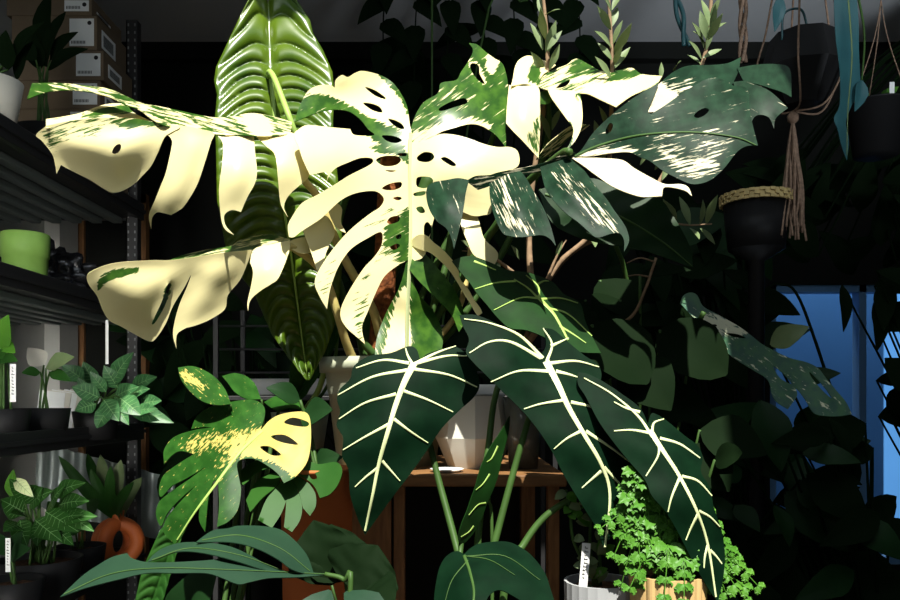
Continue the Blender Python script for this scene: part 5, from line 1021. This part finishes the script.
obj('pot', pot_bm(h2, .072, .055, H2, lip=.003), M['black_plastic'], hp2); obj('soil', soil_bm(h2+Vector((0, 0, H2-.014)), .063), M['soil'], hp2)
cords(hp2, [[h2+Vector((.073*math.cos(a), .073*math.sin(a), H2-.005)), P(881, 0, Y2), Vector((P(881, 0, Y2).x, Y2, ZC))] for a in (-2.8, -.7, 1.4)], .0015)
for a, e, w in (((870, 104), (852, 82), .02), ((880, 102), (898, 86), .03), ((884, 104), (905, 96), .03), ((876, 104), (888, 92), .02), ((890, 106), (912, 112), .025), ((872, 106), (862, 100), .02)):
    obj('leaf', gleaf(NB(), P(*a, 2.08), P(*e, 2.05), w, (0, -1, .4), 'ovate', .15, .15), M['leaf_bright'], hp2, solid=.0008)
plant_tag(892, 82, 106, 2.035, 'white tag standing in the black hanging basket at the right edge', 5, False)

# ================================================================== dark planting at the back
def big_plant(name, label, base, leaves, m, pr=.005, potr=.13, poth=.35, group=None, shp='ovate', w=.12, up=.4, vary=None):
    """leaves: (x0,y0,x1,y1,Y) — leaf base and tip"""
    base = Vector(base); r = thing(name, base, label, 'plant', group)
    obj('pot', pot_bm(base, potr, potr*.8, poth), M['black_plastic'], r); obj('soil', soil_bm(base+Vector((0, 0, poth-.02)), potr-.014), M['soil'], r)
    tp_ = base+Vector((0, 0, poth-.015))
    for k, lf in enumerate(leaves):
        a, e = P(lf[0], lf[1], lf[4]), P(lf[2], lf[3], lf[4]-.06); ww = lf[5] if len(lf) > 5 else w
        obj('leaf', gleaf(NB(), a, e, ww, (math.sin(k*1.9)*.4, -1, up), shp, .1, .14), (vary[k % len(vary)] if vary else m), r, solid=.001)
        mid = tp_.lerp(a, .5)+Vector((0, .04, .12*(a-tp_).length)); obj('petiole', tube(NB(), [tp_+Vector((.03*math.sin(k), .03*math.cos(k), 0)), mid, a], pr, pr*.6, 6, 5), M['leaf_shadow'], r)
    return r
def scatter(n, x0, x1, y0, y1, Y0, Y1, ln=(40, 75), seed=1, ang=None):
    random.seed(seed); out = []
    for k in range(n):
        x, y, Y = random.uniform(x0, x1), random.uniform(y0, y1), random.uniform(Y0, Y1); a = random.uniform(-.4, 3.5) if ang is None else random.uniform(*ang); l = random.uniform(*ln)
        out.append((x, y, x+l*math.cos(a), y+l*math.sin(a), Y, l/FOC*Y*random.uniform(.38, .6)))
    return out
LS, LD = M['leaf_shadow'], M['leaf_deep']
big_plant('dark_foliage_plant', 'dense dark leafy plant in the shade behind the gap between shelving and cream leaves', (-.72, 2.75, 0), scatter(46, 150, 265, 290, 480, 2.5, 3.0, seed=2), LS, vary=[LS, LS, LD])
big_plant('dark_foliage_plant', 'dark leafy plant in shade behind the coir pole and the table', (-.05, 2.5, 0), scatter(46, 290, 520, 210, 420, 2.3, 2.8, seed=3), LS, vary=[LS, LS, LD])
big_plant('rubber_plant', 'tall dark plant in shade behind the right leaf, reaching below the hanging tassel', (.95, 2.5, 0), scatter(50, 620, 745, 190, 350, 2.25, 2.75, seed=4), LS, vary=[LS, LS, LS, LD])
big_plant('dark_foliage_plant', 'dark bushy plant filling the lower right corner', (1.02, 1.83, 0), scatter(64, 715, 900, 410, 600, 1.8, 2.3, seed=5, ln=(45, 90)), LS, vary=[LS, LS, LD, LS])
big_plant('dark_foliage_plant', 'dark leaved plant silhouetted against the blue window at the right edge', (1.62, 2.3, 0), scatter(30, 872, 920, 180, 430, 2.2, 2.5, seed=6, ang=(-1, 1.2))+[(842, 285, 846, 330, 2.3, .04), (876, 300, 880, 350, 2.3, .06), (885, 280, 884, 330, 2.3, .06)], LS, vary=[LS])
pl_ = big_plant('palm', 'dark plant with one long vein marked drooping leaf at right below the speckled leaf', (.58, 2.12, 0), [(760, 400, 784, 470, 1.8, .09), (775, 505, 792, 545, 1.8, .05), (800, 480, 836, 520, 1.9, .08), (700, 500, 745, 520, 1.9, .05), (742, 470, 712, 480, 1.9, .05), (735, 505, 760, 530, 1.85, .05)], LD, potr=.1)
sh_ = big_plant('dark_foliage_plant', 'leggy plant with one pale buff leaf near the blue window', (1.25, 2.15, 0), [(770, 345, 808, 326, 2.0, .06), (795, 430, 830, 400, 2.1, .07), (830, 450, 870, 440, 2.1, .07), (800, 380, 840, 372, 2.2, .05)], LD, potr=.1, vary=[M['leaf_olive'], LD, LD, LD])
obj('cane', tube(NB(), [P(835, 400, 2.2), P(800, 300, 2.2), P(780, 284, 2.2), P(768, 288, 2.2)], .005, .003, 6), M['leaf_shadow'], sh_)
# hanging vine, top centre
vc = P(470, -160, 2.5); vc.z = ZC-.16
hv = thing('hanging_vine', vc, 'dark trailing vine hanging from the ceiling above the centre leaf', 'plant')
obj('pot', pot_bm(vc, .1, .08, .16), M['black_plastic'], hv); obj('soil', soil_bm(vc+Vector((0, 0, .14)), .088), M['soil'], hv)
random.seed(9)
for k in range(7):
    x0 = 385+k*32; pts = [vc+Vector((0, -.02, .15)), vc+Vector(((x0-470)*.0022, -.12, .1)), P(x0, 0, 2.42), P(x0+random.uniform(-14, 14), random.uniform(60, 130), 2.4)]
    obj('vine_stem', tube(NB(), pts, .003, .002, 6), M['leaf_shadow'], hv); sp = [Vector(p) for p in spline(pts, 8)]
    for i in range(8, 25, 2):
        p = sp[min(i, len(sp)-1)]; a = random.uniform(.6, 2.6); e = p+Vector((math.cos(a)*.11, -.03, -abs(math.sin(a))*.12))
        obj('leaf', gleaf(NB(), p, e, .065, (0, -1, .3), 'heart', .1, .15, 7, 2), LS, hv, solid=.001)
big_plant('climbing_plant', 'tall climbing plant with pale canes rising behind the centre leaf to the ceiling', (.12, 2.95, 0), scatter(16, 400, 520, 20, 150, 2.6, 2.8, seed=12), LS)
cn = thing('bamboo_cane', (pxz(432, 2.2), 2.2, 0), 'thin pale cane standing upright behind the centre leaf', 'cane'); obj('stick', tube(NB(), [(pxz(432, 2.2), 2.2, 0), (pxz(432, 2.2), 2.2, 1.4), (pxz(432, 2.2), 2.2, 2.6)], .003, .003, 7), M['petiole_green'], cn)
cn = thing('bamboo_cane', (pxz(470, 2.3), 2.3, 0), 'thin pale cane leaning to the upper right behind the centre leaf', 'cane'); obj('stick', tube(NB(), [(pxz(470, 2.3)-.25, 2.35, 0), P(478, 60, 2.3), P(528, 0, 2.3)], .0035, .003, 7), M['petiole_green'], cn)
bt = big_plant('hanging_plant', 'dark trailing plant hanging from the ceiling above the blue window at the right edge', (1.78, 2.5, ZC-.36), scatter(30, 750, 910, 165, 275, 2.3, 2.65, seed=7, ang=(3.3, 6.1)), LS, potr=.11, poth=.16)
obj('cord', tube(NB(), [(1.78, 2.5, ZC-.26), (1.78, 2.5, ZC-.1), (1.78, 2.5, ZC)], .004, .004, 6), M['cord'], bt)
# wicker basket edge on the right
wb = Vector((pxz(764, 2.0), 2.05, P(0, 246, 2.0).z))
wk = thing('wicker_basket', (wb.x, wb.y, 0), 'golden woven basket half hidden on a tall dark stand behind the right leaf', 'basket')
b = NB()
for j in range(3):
    for i in range(46):
        a = 2*math.pi*i/46; rr = .085+.002*(1 if (i+j) % 2 else -1); c_ = Vector((wb.x+rr*math.cos(a), wb.y+rr*math.sin(a), wb.z+.1185+j*.0085))
        box(b, c_-Vector((.006, .004, .0036)), c_+Vector((.006, .004, .0036)), 0, (0, 0, a+math.pi/2), c_)
obj('weave', b, M['wicker'], wk, smooth=False)
obj('base', lathe(NB(), wb, [(.07, 0), (.082, .115), (.078, .11), (.06, .01)], 24), M['black_plastic'], wk)
obj('stand', lathe(NB(), (wb.x, wb.y, 0), [(.09, 0), (.09, .02), (.02, .04), (.02, wb.z-.03), (.07, wb.z)], 16), M['black_plastic'], wk)
# white tray and boards at the back centre
tr = thing('wire_rack', (-.34, 2.2, 0), 'dark wire rack carrying a white tray in the gap below the long quilted leaf', 'rack')
zr = P(0, 396, 2.15).z
obj('board', box(NB(), (-.62, 2.05, zr-.012), (.28, 2.35, zr), .002), M['metal'], tr, smooth=False)
for x in (-.61, .265):
    for y in (2.06, 2.33): obj('leg', box(NB(), (x, y, 0), (x+.012, y+.012, zr+.25)), M['metal'], tr, smooth=False)
for zz in (.06, .12, .18): 
    b = NB(); tube(b, [(-.61, 2.066, zr+zz), (-.1, 2.066, zr+zz), (.27, 2.066, zr+zz)], .003, .003, 6); obj('rail', b, M['metal'], tr)
ty = thing('seed_tray', (-.45, 2.15, zr), 'white plastic tray seen in the gap right of the small speckled leaves', 'tray'); 
obj('tray', box(NB(), (-.53, 2.08, zr), (-.3, 2.26, zr+.045), .006), M['white_plastic'], ty)
ty = thing('seed_tray', (.12, 2.15, zr), 'white plastic tray seen between the two large alocasia leaves', 'tray'); 
obj('tray', box(NB(), (.04, 2.08, zr), (.24, 2.26, zr+.03), .006), M['white_plastic'], ty)
